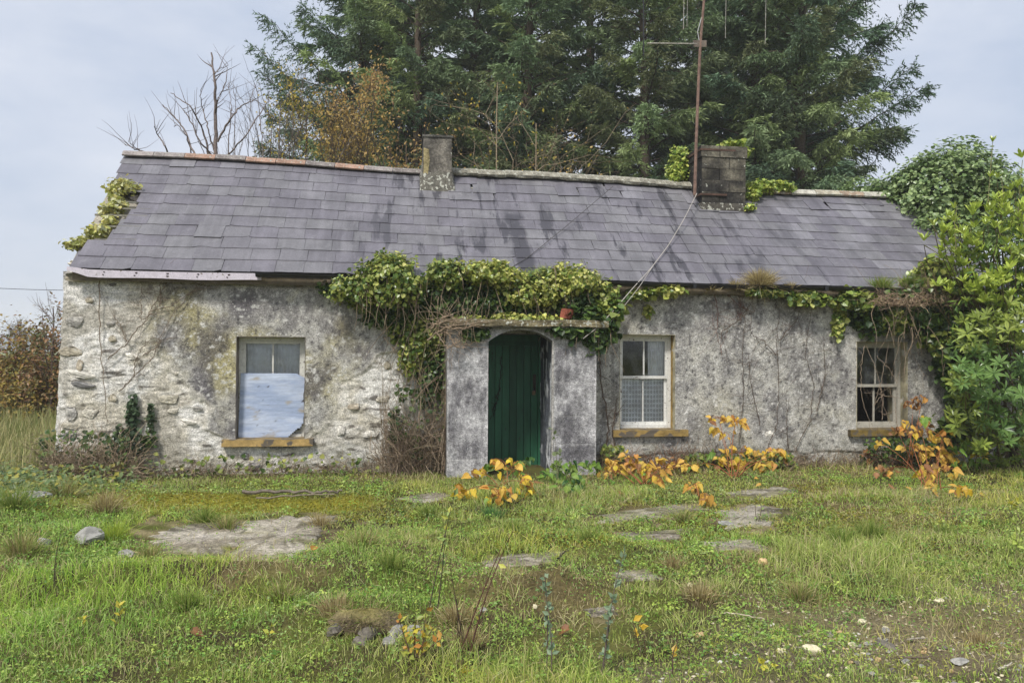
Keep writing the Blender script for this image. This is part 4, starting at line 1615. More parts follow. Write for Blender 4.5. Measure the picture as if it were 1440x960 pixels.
RUST = [sr(180, 146, 96), sr(194, 160, 96), sr(150, 124, 88), sr(206, 178, 104)]
GOLD = [sr(196, 180, 74), sr(160, 152, 58), sr(210, 178, 78), sr(128, 128, 60)]
small_tree('autumn_tree', 'rust and gold leaved tree rising left of the grey chimney', 506, 128, 19., None, (RUST, GOLD), 4200, .08, seed=5, spread=.5, kids=4, depth=5, width=.55)
small_tree('autumn_tree', 'lower bush of thin rust leaves tucked against the grey chimney', 572, 185, 18., None, (RUST, RUST), 900, .085, seed=9, depth=4)
small_tree('autumn_tree', 'sparse yellowing tree between the bare dead tree and the rust-leaved tree', 428, 150, 19.5, None, (GOLD, GOLD), 1500, .08, seed=13, depth=4)
TAN = sr(150, 134, 110)
small_tree('bare_tree', 'tan bare sapling just right of the grey chimney', 700, 100, 18., 'bare saplings behind the ridge', (GOLD, GOLD), 300, .08, TAN, 21, .9, 3, 5, 0, .032, .02)
small_tree('bare_tree', 'slender tan sapling with twin stems above the middle of the ridge', 758, 160, 17.5, 'bare saplings behind the ridge', (RUST, RUST), 160, .08, TAN, 22, .9, 3, 4, .1, .028, .02)
small_tree('bare_tree', 'thin grey sapling left of the rust-leaved tree, twigs against the pale spruce', 395, 130, 18.5, 'bare saplings behind the ridge', None, 0, .08, sr(120, 112, 106), 23, .6, 4, 5, 0, .045)
# the dead tree: drawn limb by limb
dt = thing('dead_tree', 'leafless dead tree with knobbly limbs above the left of the ridge', 'tree', onY(305, 480, 16.5)*np.array([1, 1, 0]))
g = G()
DEADC = sr(122, 110, 104)
LIMBS = [([(305, 330), (304, 220), (303, 160), (302, 115), (297, 75)], .085), ([(303, 160), (306, 140), (318, 116), (320, 96)], .03), ([(302, 104), (310, 96), (322, 93)], .02), ([(296, 230), (285, 180), (268, 150), (240, 130), (226, 146)][:4], .04),
         ([(304, 225), (282, 200), (262, 160), (256, 152)], .035), ([(303, 215), (292, 180), (284, 150), (282, 128)], .03), ([(240, 225), (232, 205), (222, 190), (217, 178)], .035), ([(272, 225), (262, 190), (250, 175), (244, 178)], .025),
         ([(275, 220), (258, 180), (246, 165), (228, 147)], .035), ([(305, 200), (325, 165), (340, 148), (360, 140)], .04), ([(320, 220), (325, 150), (321, 115)], .02), ([(330, 225), (330, 160), (333, 118)], .018),
         ([(315, 225), (345, 190), (372, 150), (378, 142)], .03), ([(370, 225), (368, 190), (362, 130), (358, 118)], .02), ([(204, 215), (188, 208), (176, 203)], .03), ([(198, 214), (186, 204), (181, 200)], .02), ([(290, 222), (276, 190), (276, 124)], .015)]
for pts, r in LIMBS:
    P = np.array([onY(x, y, 16.5+.25*math.sin(x)) for x, y in pts])-np.array(dt.location)
    tt = np.linspace(0, len(P)-1, 5*len(P))
    Q = np.stack([np.interp(tt, np.arange(len(P)), P[:, a]) for a in range(3)], -1)+rng.normal(0, .009, (len(tt), 3))
    g.tube(Q, r*.62, r*.2, 6, DEADC)
    for _ in range(5 if r < .05 else 8):
        i = rng.integers(3, len(Q))
        g.tube(walk(Q[i], [rng.normal(), rng.normal()*.5, .9], 5, rng.uniform(.04, .17), .13), r*.16+.003, .002, 3, DEADC)
b0 = np.array([0, 0, 0.])
g.tube([b0, b0+[.1, 0, 1.5], (onY(305, 330, 16.5+.25*math.sin(305))-np.array(dt.location))], .13, .09, 7, DEADC)
for x in (240, 272, 198, 370, 330):
    e = onY(x, 225, 16.5)-np.array(dt.location)
    g.tube([b0+[.0, .1, .8], (b0+e)*.55+[0, .1, .4], e], .06, .03, 5, DEADC)
g.obj('limbs', M['bark'], dt, smooth=True)

# ---------------------------------------------------------------- ivy-covered mound behind the right end of the roof, dark shrub below
def bush(name, lab, blobs, T, size, cols, mat='glossy_leaf', group=None, stemc=BARKC, nst=8, cat='shrub', lump=.3, up=.6, droop=.4, extra=None, part='foliage'):
    c0 = np.mean([b[0] for b in blobs], axis=0)
    base = np.array([c0[0], c0[1], 0.])
    t = thing(name, lab, cat, base, group)
    g = G()
    for k, (c, r, n) in enumerate(blobs):
        P, Nn = blob(np.array(c)-base, r, n, lump, seed=k+len(lab))
        leaves(g, T, P, Nn, size, pal(cols, n), up=up, droop=droop)
    g.obj(part, M[mat], t, kind='stuff')
    if nst:
        s = G()
        for k in range(nst):
            c, r, n = blobs[k % len(blobs)]
            e = np.array(c)-base+rdir(1)[0]*np.asarray(r)*.8
            s.tube([np.array([rng.normal(0, .15), rng.normal(0, .15), -.1]), e*.5+rng.normal(0, .15, 3), e], .035, .008, 4, stemc)
        s.obj('stem', M['bark'], t)
    return t


IVYD = [sr(122, 146, 92), sr(146, 166, 108), sr(96, 120, 76), sr(164, 182, 124)]
c = lambda x, y, Y: onY(x, y, Y)
bush('ivy_mound', 'rounded mass of green ivy swallowing the right end of the ridge', [
    (c(1325, 268, 13.9), (1.05, .8, .8), 11000), (c(1255, 285, 14.3), (.8, .6, .45), 4200), (c(1385, 280, 13.7), (.7, .7, .75), 5000), (c(1330, 330, 13.4), (.75, .5, .45), 3600), (c(1215, 272, 15.), (.5, .5, .3), 1000)],
    IVY, .062, IVYD, cat='ivy')

# ---------------------------------------------------------------- hedge and field beyond the left end
HB = [sr(150, 112, 74), sr(122, 104, 62), sr(92, 96, 56), sr(168, 128, 84), sr(110, 84, 60)]
HY = [sr(176, 156, 70), sr(128, 120, 64), sr(96, 100, 58), sr(150, 120, 60)]
HR = [sr(160, 104, 82), sr(132, 92, 72), sr(110, 100, 66), sr(150, 118, 88)]
for k, (x, y, Y, r, n, cc, lab) in enumerate([
        (-95, 535, 19, (1.5, 1., 1.25), 4200, HB, 'brown bramble thicket outside the left of the field hedge'), (-20, 530, 18.5, (1.3, 1., 1.2), 4200, HR, 'reddish hedge bush, furthest along the hedge from the gable'),
        (38, 525, 18, (1.1, .9, 1.25), 4200, HY, 'yellow flecked hedge bush between the reddish bush and the gable'), (84, 522, 17.4, (1.0, .8, 1.35), 4200, HB, 'brown hedge bush right beside the gable end'), (20, 570, 17, (1.2, .8, .75), 2600, HY, 'low olive bramble in front of the hedge')]):
    p = onY(x, y, Y)
    bush('hedge_bush', lab, [(p, r, n), (p+np.array([.5, .2, -.5]), np.array(r)*.8, n//2)], OVAL, .085, cc, 'leaf', 'bushes of the field hedge', nst=14, lump=.5, cat='bush')
small_tree('bare_tree', 'thin bare sapling growing out of the hedge beside the gable', 72, 428, 17., None, None, 0, .08, sr(112, 98, 90), 31, .4, 3, 3, 0, .03)
small_tree('bare_tree', 'tiny rounded leafless tree far beyond the hedge', 28, 452, 60., None, None, 0, .08, sr(120, 112, 112), 33, .7, 4, 5, 0, .14)
small_tree('bare_tree', 'tiny dark tree far off next to the gable', 54, 470, 70., None, (IVYD, IVYD), 500, .3, sr(80, 80, 78), 35, .5, 4, 4, 0, .14)


# ---------------------------------------------------------------- ivy and creepers on the house
def wallblob(px, py, rx, ry, v, rv, n):
    u, z = onv(px, py, v)
    s = 1/104.
    return (u, v, z), (rx*s, rv, ry*s), n


IVYG = [sr(128, 146, 62), sr(96, 122, 54), sr(160, 168, 84), sr(72, 98, 46), sr(182, 184, 100)]
IVYY = [sr(196, 196, 104), sr(168, 174, 84), sr(132, 148, 68), sr(208, 204, 126), sr(104, 128, 56)]
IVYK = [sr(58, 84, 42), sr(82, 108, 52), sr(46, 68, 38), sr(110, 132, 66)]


def house_ivy(name, lab, blobs, size=.046, mat='glossy_leaf', stems=(), group=None, lump=.5, base=None, stemc=sr(134, 118, 98), T=IVY):
    b0 = blobs[0][0]
    loc = house(b0[0], b0[1], b0[2]-.3)
    t = thing(name, lab, 'ivy', loc, group)
    g = G()
    for k, (cc, r, n, cols) in enumerate(blobs):
        n = int(n*1.75)
        P, Nn = blob((0, 0, 0), r, n, lump, .38, seed=k*3+len(lab))
        P = P+np.array(cc)
        if cc[2] < 2.7:
            P[:, 1] = np.where((P[:, 2] < 2.62) & (P[:, 1] > -.04), -.04-rng.random(n)*.06, P[:, 1])
        Pw = house(P[:, 0], P[:, 1], P[:, 2])
        Nw = Nn[:, :1]*UV+np.minimum(Nn[:, 1:2], -.25)*VV+Nn[:, 2:]*np.array([0, 0, 1.])
        leaves(g, T, Pw-loc, Nw, size, pal(cols, n, .32), up=.45, out=.8, droop=.7, jit=1.1, svar=.5)
    g.obj('foliage', M[mat], t, kind='stuff')
    if stems:
        s = G()
        for P, r0, r1 in stems:
            P = np.array(P)
            s.tube(house(P[:, 0], P[:, 1], P[:, 2])-loc, r0, r1, 5, stemc)
        s.obj('stem', M['bark'], t, smooth=True)
    return t


def wb_(x, y, rx, ry, v, rv, n, cols):
    a, b, n = wallblob(x, y, rx, ry, v, rv, n)
    return a, b, n, cols


def hang(n, x0, x1, y0, y1, v=-.3, ln=(.2, .6), wig=.18, grav=.25):
    r = []
    for _ in range(n):
        u, z = onv(rng.uniform(x0, x1), rng.uniform(y0, y1), v)
        P = walk((u, v+rng.normal(0, .06), z), (rng.normal(0, .5), -.2, -.6), 7, rng.uniform(*ln)/7, wig, grav)
        r.append((P, rng.uniform(.003, .008), .002))
    return r


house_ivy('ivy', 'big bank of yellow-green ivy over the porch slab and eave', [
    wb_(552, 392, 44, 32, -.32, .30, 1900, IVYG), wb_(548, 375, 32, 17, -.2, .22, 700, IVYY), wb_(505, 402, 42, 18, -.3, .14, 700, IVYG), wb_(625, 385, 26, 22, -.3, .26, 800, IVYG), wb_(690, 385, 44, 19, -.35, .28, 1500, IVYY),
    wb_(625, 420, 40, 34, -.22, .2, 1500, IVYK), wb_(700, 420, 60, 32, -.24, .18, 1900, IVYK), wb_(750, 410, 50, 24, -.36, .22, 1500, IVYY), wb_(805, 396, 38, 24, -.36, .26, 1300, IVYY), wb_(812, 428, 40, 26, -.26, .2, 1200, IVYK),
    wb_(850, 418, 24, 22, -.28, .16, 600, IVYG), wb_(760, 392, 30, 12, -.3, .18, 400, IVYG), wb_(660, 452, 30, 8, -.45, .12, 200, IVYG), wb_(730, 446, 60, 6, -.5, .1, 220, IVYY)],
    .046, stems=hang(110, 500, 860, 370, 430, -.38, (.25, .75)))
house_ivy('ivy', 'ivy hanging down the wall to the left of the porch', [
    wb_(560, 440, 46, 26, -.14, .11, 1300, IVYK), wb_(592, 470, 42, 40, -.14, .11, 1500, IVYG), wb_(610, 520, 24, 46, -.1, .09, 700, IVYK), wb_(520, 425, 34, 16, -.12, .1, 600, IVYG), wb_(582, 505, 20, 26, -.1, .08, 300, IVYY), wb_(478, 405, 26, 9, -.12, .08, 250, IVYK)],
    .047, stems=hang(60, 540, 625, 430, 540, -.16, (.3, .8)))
house_ivy('ivy', 'dark ivy trailing over the right corner of the porch slab', [
    wb_(835, 455, 34, 26, -.5, .14, 800, IVYK), wb_(852, 440, 24, 16, -.5, .12, 350, IVYG), wb_(838, 482, 14, 14, -.5, .08, 130, IVYK), wb_(800, 462, 28, 8, -.62, .06, 140, IVYK)], .075, stems=hang(10, 800, 860, 440, 470, -.55))
house_ivy('ivy', 'small ivy sprig spread on the left face of the porch', [wb_(665, 468, 22, 8, -.6, .05, 120, IVYK)], .06)
house_ivy('ivy', 'thin ivy string creeping along the gutter right of the porch', [
    wb_(900, 412, 28, 7, -.2, .08, 120, IVYG), wb_(940, 408, 22, 7, -.26, .07, 110, IVYY), wb_(910, 436, 6, 10, -.06, .04, 26, IVYY)], .065)
house_ivy('ivy', 'ragged ivy under the gutter left of the small dark window', [
    wb_(1140, 418, 36, 10, -.2, .1, 240, IVYG), wb_(1200, 420, 34, 16, -.22, .12, 420, IVYG), wb_(1180, 445, 10, 28, -.08, .06, 140, IVYG), wb_(1075, 408, 30, 7, -.2, .08, 140, IVYG), wb_(1225, 450, 30, 22, -.12, .1, 420, IVYK)], .07)
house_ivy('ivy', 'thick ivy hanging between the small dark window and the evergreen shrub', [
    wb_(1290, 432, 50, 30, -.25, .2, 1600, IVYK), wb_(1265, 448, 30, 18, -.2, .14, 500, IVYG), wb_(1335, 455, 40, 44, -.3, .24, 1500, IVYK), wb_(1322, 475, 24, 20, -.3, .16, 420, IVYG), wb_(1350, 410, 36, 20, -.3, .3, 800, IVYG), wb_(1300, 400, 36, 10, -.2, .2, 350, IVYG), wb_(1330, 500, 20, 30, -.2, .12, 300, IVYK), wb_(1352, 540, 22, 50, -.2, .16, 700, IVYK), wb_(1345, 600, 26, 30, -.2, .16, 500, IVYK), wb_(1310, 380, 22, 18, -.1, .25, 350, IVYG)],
    .075, stems=hang(34, 1230, 1350, 395, 470, -.4, (.3, .9)))
# on roof and chimneys
def roofblob(px, py, v, r, n, cols):
    u, z = onv(px, py, v)
    return (u, v, z), r, n, cols


YG = [sr(178, 192, 86), sr(142, 164, 66), sr(110, 138, 56), sr(206, 210, 112)]
house_ivy('ivy', 'yellow ivy climbing the left side of the block chimney', [roofblob(956, 232, 2.3, (.17, .2, .3), 700, YG), roofblob(948, 246, 2.2, (.12, .15, .16), 250, YG)], .045)
house_ivy('ivy', 'bright ivy lying on the ridge right of the block chimney', [roofblob(1070, 262, 2.0, (.26, .18, .12), 520, YG), roofblob(1100, 262, 2.05, (.2, .14, .1), 300, YG), roofblob(1060, 272, 1.85, (.14, .1, .12), 200, YG), roofblob(1054, 291, 1.55, (.1, .1, .06), 90, YG)], .045)
house_ivy('ivy', 'little fringe of yellow ivy along the top of the block chimney', [roofblob(1030, 204, 2.0, (.2, .3, .05), 260, YG), roofblob(1046, 214, 1.8, (.05, .2, .1), 90, YG)], .05)
VERGE = [sr(190, 190, 110), sr(160, 166, 86), sr(210, 200, 120), sr(206, 206, 170)]
for lab, bl in (('cushion of pale ivy in the broken roof verge just under the ridge', [(170, 262, .30, .15, 420), (160, 272, .16, .1, 160)]), ('small dry tuft of ivy between two battens of the verge', [(152, 296, .2, .1, 220), (164, 286, .18, .1, 200), (150, 310, .16, .07, 120)]),
                ('pale ivy cushion at the foot of the broken verge', [(135, 326, .26, .13, 420), (112, 340, .18, .08, 180)]), ('wispy ivy sprig poking out from the gable foot', [(95, 345, .12, .07, 80)])):
    bb = []
    for x, y, rx, ry, n in bl:
        v = .02+(380-y)/165*1.9
        u, z = onv(x, y, max(v, -.1))
        bb.append(((u+.04, max(v, -.1), z), (rx*.72, .18, ry*.85), int(n*.7), VERGE))
    house_ivy('ivy', lab, bb, .05)


# dead creeper stems on the walls
def vine(name, lab, lines, col, r=.007, twigs=6, v=-.06, tl=.35, group=None):
    p0 = onv(*lines[0][0], v)
    loc = house(p0[0], v, p0[1])
    t = G()
    for pts in lines:
        U2 = np.array([onv(x, y, v) for x, y in pts])
        tt = np.linspace(0, len(pts)-1, 6*len(pts))
        P = np.stack([np.interp(tt, np.arange(len(pts)), U2[:, 0]), np.full(len(tt), v), np.interp(tt, np.arange(len(pts)), U2[:, 1])], -1)
        P[:, [0, 2]] += rng.normal(0, .008, (len(tt), 2))
        t.tube(house(P[:, 0], P[:, 1], P[:, 2])-loc, r, r*.5, 5, col)
        for _ in range(twigs):
            i = rng.integers(1, len(P))
            Q = walk(P[i], (rng.normal(), 0, rng.normal()+.3), 7, tl*rng.uniform(.4, 1.2)/7, .22)
            Q[:, 1] = v+.01*np.sin(np.arange(8))
            t.tube(house(Q[:, 0], Q[:, 1], Q[:, 2])-loc, r*.4, .0015, 3, col*rng.uniform(.8, 1.2))
    o = t.obj(name, M['bark'], loc=loc, rel=True)
    tag(o, lab, 'creeper', group)
    return o


VC = sr(128, 114, 98)
VD = sr(96, 82, 70)
vine('dead_creeper', 'bare creeper fanning over the top left corner of the wall', [
    [(152, 506), (178, 482), (205, 450), (213, 437), (240, 430), (262, 415), (285, 406), (308, 404)], [(168, 550), (190, 528), (216, 502), (226, 470), (244, 440), (262, 420)], [(213, 440), (200, 450), (198, 420), (200, 402)], [(225, 430), (226, 400), (228, 392)],
    [(188, 530), (192, 500), (205, 480)], [(178, 482), (172, 462), (160, 445)], [(140, 396), (140, 440), (142, 500), (148, 560), (150, 600)], [(212, 436), (230, 405), (236, 395)], [(262, 416), (280, 400), (300, 396)], [(200, 500), (222, 488), (228, 474)]], VC, .0075, 9)
vine('dead_creeper', 'fine dead creeper spread over the grey wall left of the small dark window', [
    [(1075, 640), (1092, 600), (1096, 540), (1092, 480), (1096, 440), (1088, 412)], [(1120, 630), (1140, 590), (1145, 540), (1132, 500), (1140, 440)], [(1040, 620), (1046, 560), (1044, 490), (1050, 430)], [(1010, 470), (1040, 450), (1060, 420)], [(1148, 580), (1160, 530), (1158, 470)], [(1096, 480), (1120, 450), (1130, 420)],
    [(1070, 600), (1056, 540), (1052, 500)], [(1092, 500), (1075, 480), (1056, 470)], [(1110, 640), (1106, 590), (1110, 560)]], VD, .006, 14, tl=.5)
vine('dead_creeper', 'reddish dead creeper below the gutter right of the white window', [[(1004, 412), (1010, 440), (1008, 470), (1016, 500)], [(1020, 410), (1040, 430), (1060, 440)], [(1040, 412), (1042, 450)]], sr(120, 84, 72), .005, 14, tl=.4)
vine('dead_creeper', 'dark creeper stem between the porch and the white window', [[(852, 650), (856, 600), (846, 540), (842, 500)], [(866, 640), (862, 600), (868, 560)]], VD, .012, 8)
vine('dead_creeper', 'pale stems criss-crossing in front of the small dark window', [
    [(1216, 486), (1210, 520), (1212, 560), (1224, 600), (1236, 612)], [(1218, 486), (1236, 530), (1240, 560), (1250, 590), (1256, 606)], [(1232, 500), (1252, 520), (1262, 540), (1268, 505)], [(1240, 590), (1242, 560), (1238, 540)], [(1222, 485), (1260, 480), (1285, 500), (1300, 530)],
    [(1228, 570), (1240, 556), (1268, 560), (1290, 570)], [(1250, 480), (1240, 530), (1230, 570)], [(1262, 600), (1258, 560), (1246, 540)]], sr(164, 146, 126), .0045, 4, v=-.07)
vine('dead_creeper', 'tangle of bare stems under the eave above the small dark window', [[(1230 + k*9, 420+((k*37) % 20)), (1262+k*8, 412+((k*23) % 14)), (1300+k*5, 418-((k*13) % 16))] for k in range(9)], sr(142, 122, 104), .008, 9, v=-.42, tl=.6)
vine('dead_creeper', 'thin dead creeper marks down the hinge side of the green door', [[(705, 500), (704, 530), (700, 560), (694, 585)], [(703, 545), (690, 590)]], sr(40, 34, 30), .006, 30, v=.425, tl=.06)
vine('dead_creeper', 'bare stems on the left edge of the porch slab', [[(600, 478), (622, 462), (648, 456), (690, 452)], [(612, 455), (640, 450), (660, 446)], [(615, 470), (630, 490), (648, 478)], [(628, 466), (640, 486), (652, 490)], [(606, 465), (618, 448), (640, 440)], [(620, 460), (650, 462), (668, 458)]], sr(158, 138, 116), .008, 16, v=-.74, tl=.4)

# dead brushwood: many thin stems, each tangle one thing
def brush(name, lab, n, px, py, v, h, cols, wig=.14, r=.004, lean=0., leaf=None, spread=.3, z0=0.):
    u, z = onv(px[0], py, v)
    u2, _ = onv(px[1], py, v)
    loc = house((u+u2)/2, v, 0.)
    g = G()
    for _ in range(n):
        a = rng.uniform(u, u2)
        p = house(a, v-rng.random()*.25, z0+rng.uniform(-.02, .08))-loc
        m = 9
        ln = h*rng.uniform(.35, 1.1)
        P = walk(p, (rng.normal(lean, spread), rng.normal(0, .12), 1.), m, ln/m, wig, .04+.1*rng.random())
        P[:, 0] = np.clip(P[:, 0], -(u2-u)/2-(.12 if 500 < px[1] < 640 else .35), (u2-u)/2+(.35 if px[1] > 640 or px[1] < 500 else .0))
        g.tube(P, r*rng.uniform(.6, 1.4), .0015, 3, pal(cols, 1, .25)[0])
    t = thing(name, lab, 'brushwood', loc)
    g.obj('twig', M['bark'], t, kind='stuff')
    if leaf:
        lg = G()
        P = house(rng.uniform(u, u2, leaf[0]), v-rng.random(leaf[0])*.22, rng.uniform(.05, h*.8, leaf[0])**1.)-loc
        leaves(lg, IVY, P, np.tile(-VV, (leaf[0], 1)), .055, pal(leaf[1], leaf[0]), droop=.8)
        lg.obj('foliage', M['leaf'], t, kind='stuff')


BR = [sr(134, 116, 96), sr(110, 92, 76), sr(160, 142, 118), sr(90, 76, 66)]
brush('brushwood', 'dense dead brown stems standing left of the porch', 500, (556, 628), 660, -.06, 1.6, [sr(150, 134, 112), sr(124, 106, 88), sr(174, 156, 132), sr(100, 86, 74)], .22, r=.0045, spread=.3, leaf=(260, IVYK))
brush('brushwood', 'spreading dead stems at the foot of the wall left of the porch', 120, (535, 590), 665, -.12, .7, BR, .17, lean=-.35, spread=.2)
brush('brushwood', 'tangled dead bramble at the left corner of the house', 760, (62, 185), 680, -.2, .8, [sr(158, 140, 116), sr(130, 112, 92), sr(182, 164, 138)], .28, r=.005, lean=.35, spread=.7, leaf=(260, IVYK))
brush('brushwood', 'dry stems along the wall foot under the boarded window', 420, (170, 530), 680, -.12, .36, BR, .3, spread=1., leaf=(160, IVYG))
brush('brushwood', 'dry stems between the white window and the orange knotweed', 200, (940, 1010), 650, -.08, .45, BR, .2)
brush('brushwood', 'dry grass and stems along the wall left of the small dark window', 320, (1090, 1240), 650, -.1, .3, BR, .25, spread=.6)
brush('brushwood', 'dark dry stems under the small dark window', 220, (1210, 1330), 650, -.25, .55, [sr(90, 66, 54), sr(70, 60, 50), sr(120, 92, 72)], .25, spread=.6, leaf=(500, IVYK))
brush('brushwood', 'dry twiggy growth heaped along the eave behind the evergreen shrub', 420, (1225, 1370), 440, -.35, .3, [sr(150, 128, 104), sr(120, 98, 80), sr(176, 156, 128)], .3, spread=1.2, z0=2.35)
brush('brushwood', 'green weeds and dry stems between the porch and the white window', 130, (842, 872), 655, -.2, .45, BR, .2, leaf=(160, IVYG))
brush('brushwood', 'weedy strip of stems and leaves under the golden knotweed', 200, (960, 1110), 655, -.25, .3, BR, .25, spread=.6, leaf=(420, IVYG))
brush('brushwood', 'reddish dry stems below the sill of the white window', 160, (850, 960), 650, -.12, .42, [sr(120, 80, 62), sr(96, 70, 58), sr(140, 110, 84)], .2)
house_ivy('ivy', 'dark ivy tuft climbing the wall near its left corner', [
    wb_(172, 625, 24, 20, -.12, .1, 600, [sr(62, 84, 56), sr(84, 104, 72), sr(46, 62, 44)]), wb_(186, 585, 7, 34, -.07, .05, 170, [sr(70, 90, 62), sr(90, 108, 78)]), wb_(155, 655, 26, 16, -.2, .12, 420, IVYK), wb_(212, 590, 4, 24, -.06, .03, 60, [sr(80, 98, 68)]), wb_(200, 620, 14, 10, -.08, .05, 80, IVYK)], .05)
house_ivy('ivy', 'low bramble leaves along the wall foot under the boarded window', [
    wb_(230, 684, 40, 10, -.3, .25, 300, IVYG), wb_(345, 688, 50, 6, -.35, .25, 220, IVYK), wb_(460, 686, 30, 6, -.3, .2, 120, IVYG), wb_(270, 672, 18, 12, -.15, .1, 120, IVYK), wb_(405, 680, 14, 10, -.2, .1, 80, IVYK)], .055, T=OVAL)
house_ivy('ivy', 'dark shoots of ivy low on the wall beside the dead brown stems', [wb_(556, 610, 8, 34, -.08, .06, 220, IVYK), wb_(575, 640, 16, 26, -.1, .08, 240, IVYK)], .05)


# ---------------------------------------------------------------- grass on the gutter and verge
def tuft(name, lab, P0, n, h, spread, cols, group=None, cat='grass tuft', w=.006):
    P0 = np.array(P0, float)
    az = rng.uniform(0, 6.28, n)
    lean = np.abs(rng.normal(0, spread, n))
    hh_ = h*rng.uniform(.45, 1.1, n)
    rr = np.abs(rng.normal(0, .03+h*.12, n))
    base = np.stack([np.cos(az)*rr, np.sin(az)*rr, np.zeros(n)], -1)
    d = np.stack([np.cos(az)*np.sin(lean), np.sin(az)*np.sin(lean), np.cos(lean)], -1)
    g = G()
    blades(g, base, d, hh_, w*rng.uniform(.6, 1.3, n), pal(cols, n, .2))
    o = g.obj(name, M['grass'], loc=P0, rel=True)
    tag(o, lab, cat, group)
    return o


def blades(g, base, d, h, w, col, bend=.45):
    n = len(base)
    side = nrm(np.cross(d, rdir(n)))
    dn = np.stack([d[:, 0], d[:, 1], np.zeros(n)], -1)
    m1 = base+d*(h*.5)[:, None]
    tip = base+d*(h*.95)[:, None]+(dn*1.2+rng.normal(0, .3, (n, 3)))*(h*bend*.4)[:, None]-np.array([0, 0, 1.])*(h*bend*.25)[:, None]
    sw = side*w[:, None]*.5
    V = np.stack([base-sw, base+sw, m1-sw*.8, m1+sw*.8, tip], 1).reshape(-1, 3)
    i = np.arange(n)[:, None]*5
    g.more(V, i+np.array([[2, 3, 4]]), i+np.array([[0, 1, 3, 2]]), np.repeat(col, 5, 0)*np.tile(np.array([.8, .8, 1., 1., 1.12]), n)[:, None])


DRY = [sr(186, 170, 120), sr(160, 146, 100), sr(206, 192, 146), sr(140, 120, 84)]
GRN = [sr(126, 150, 66), sr(104, 130, 54), sr(150, 166, 84), sr(170, 172, 100)]
for x, y, v, n, h, cc, lab in ((1068, 400, -.2, 800, .28, DRY, 'large dry grass tuft growing in the gutter right of the white window'), (1035, 404, -.2, 200, .16, DRY, 'short dry grass on the gutter, left of the large tuft'), (1000, 406, -.22, 120, .1, DRY, 'wisp of dry grass on the gutter above the white window'),
                               (1110, 405, -.2, 160, .13, DRY, 'low dry grass on the gutter, right of the large tuft'), (1240, 404, -.2, 320, .22, GRN, 'green grass on the gutter above the small dark window'), (1280, 402, -.2, 320, .22, GRN, 'green grass on the eave next to the evergreen shrub'),
                               (1325, 400, -.2, 340, .26, DRY, 'brown dead grass heaped on the eave behind the evergreen shrub'), (765, 392, -.1, 260, .24, GRN, 'upright grass growing from the ivy over the porch'), (625, 380, -.1, 260, .22, GRN, 'grass sprouting from the ivy left of the porch'), (835, 394, -.15, 160, .16, GRN, 'grass wisps at the right end of the porch ivy'), (550, 372, -.1, 200, .2, GRN, 'grass tips on the left hump of the porch ivy')):
    u, z = onv(x, y, v)
    g = house(u, v, z-.02)
    tuft('grass_tuft', lab, g, int(n*1.5), h*1.15, .75, cc, w=.0075)


# ---------------------------------------------------------------- aerial, cables, brick
def hp(x, y, v):
    u, z = onv(x, y, v)
    return house(u, v, z)


mast0 = hp(977, 262, 1.52)
am = thing('aerial_mast', 'tall rusty aerial mast strapped to the left side of the block chimney', 'aerial', mast0)
g = G()
P = np.array([hp(977, 275, 1.5), hp(979, 200, 1.5), hp(983, 100, 1.5), hp(985, 60, 1.5), hp(990, 0, 1.5), hp(995, -60, 1.5)])-mast0
g.tube(P, .028, .02, 8, sr(128, 104, 92))
g.obj('pole', M['rust'], am, smooth=True)
q = lambda x, y: hp(x, y, 1.5)-mast0
G().tube([q(990, 62), q(910, 61)], .011, .009, 6, sr(176, 172, 160)).obj('cross_arm', M['rust'], am)
G().tube([q(905, 78), q(905, 5), q(903, -10)], .012, .012, 6, sr(40, 42, 44)).obj('dipole', M['black'], am)
G().tube([q(903, -40), q(1085, -34)], .011, .011, 6, sr(176, 172, 160)).obj('cross_arm', M['rust'], am)
for x, y, r in ((961, 42, .008), (966, 38, .006), (1020, 54, .006), (1076, 62, .007)):
    G().tube([q(x+2, -60), q(x, y)], r*.8, r*.8, 5, sr(158, 154, 146)).obj('aerial_rod', M['rust'], am)
g = G()
g.tube([q(988, 20), q(981, 45), q(984, 62)], .007, .007, 5, sr(190, 190, 190))
g.obj('lead', M['cloth'], am)
G().box(q(975, 66), q(993, 58)+np.array([0, -.03, 0]), sr(110, 100, 90)).obj('clamp', M['rust'], am)


def cable(name, lab, pts, r, col, mat='cloth'):
    P = np.array(pts)
    loc = P[0]
    tt = np.linspace(0, len(P)-1, 8*len(P))
    Q = np.stack([np.interp(tt, np.arange(len(P)), P[:, a]) for a in range(3)], -1)
    for _ in range(3):
        Q[1:-1] = (Q[:-2]+Q[2:])/2*.5+Q[1:-1]*.5
    o = G().tube(Q, r, r, 6, col).obj(name, M[mat], loc=loc, smooth=True)
    tag(o, lab, 'cable')


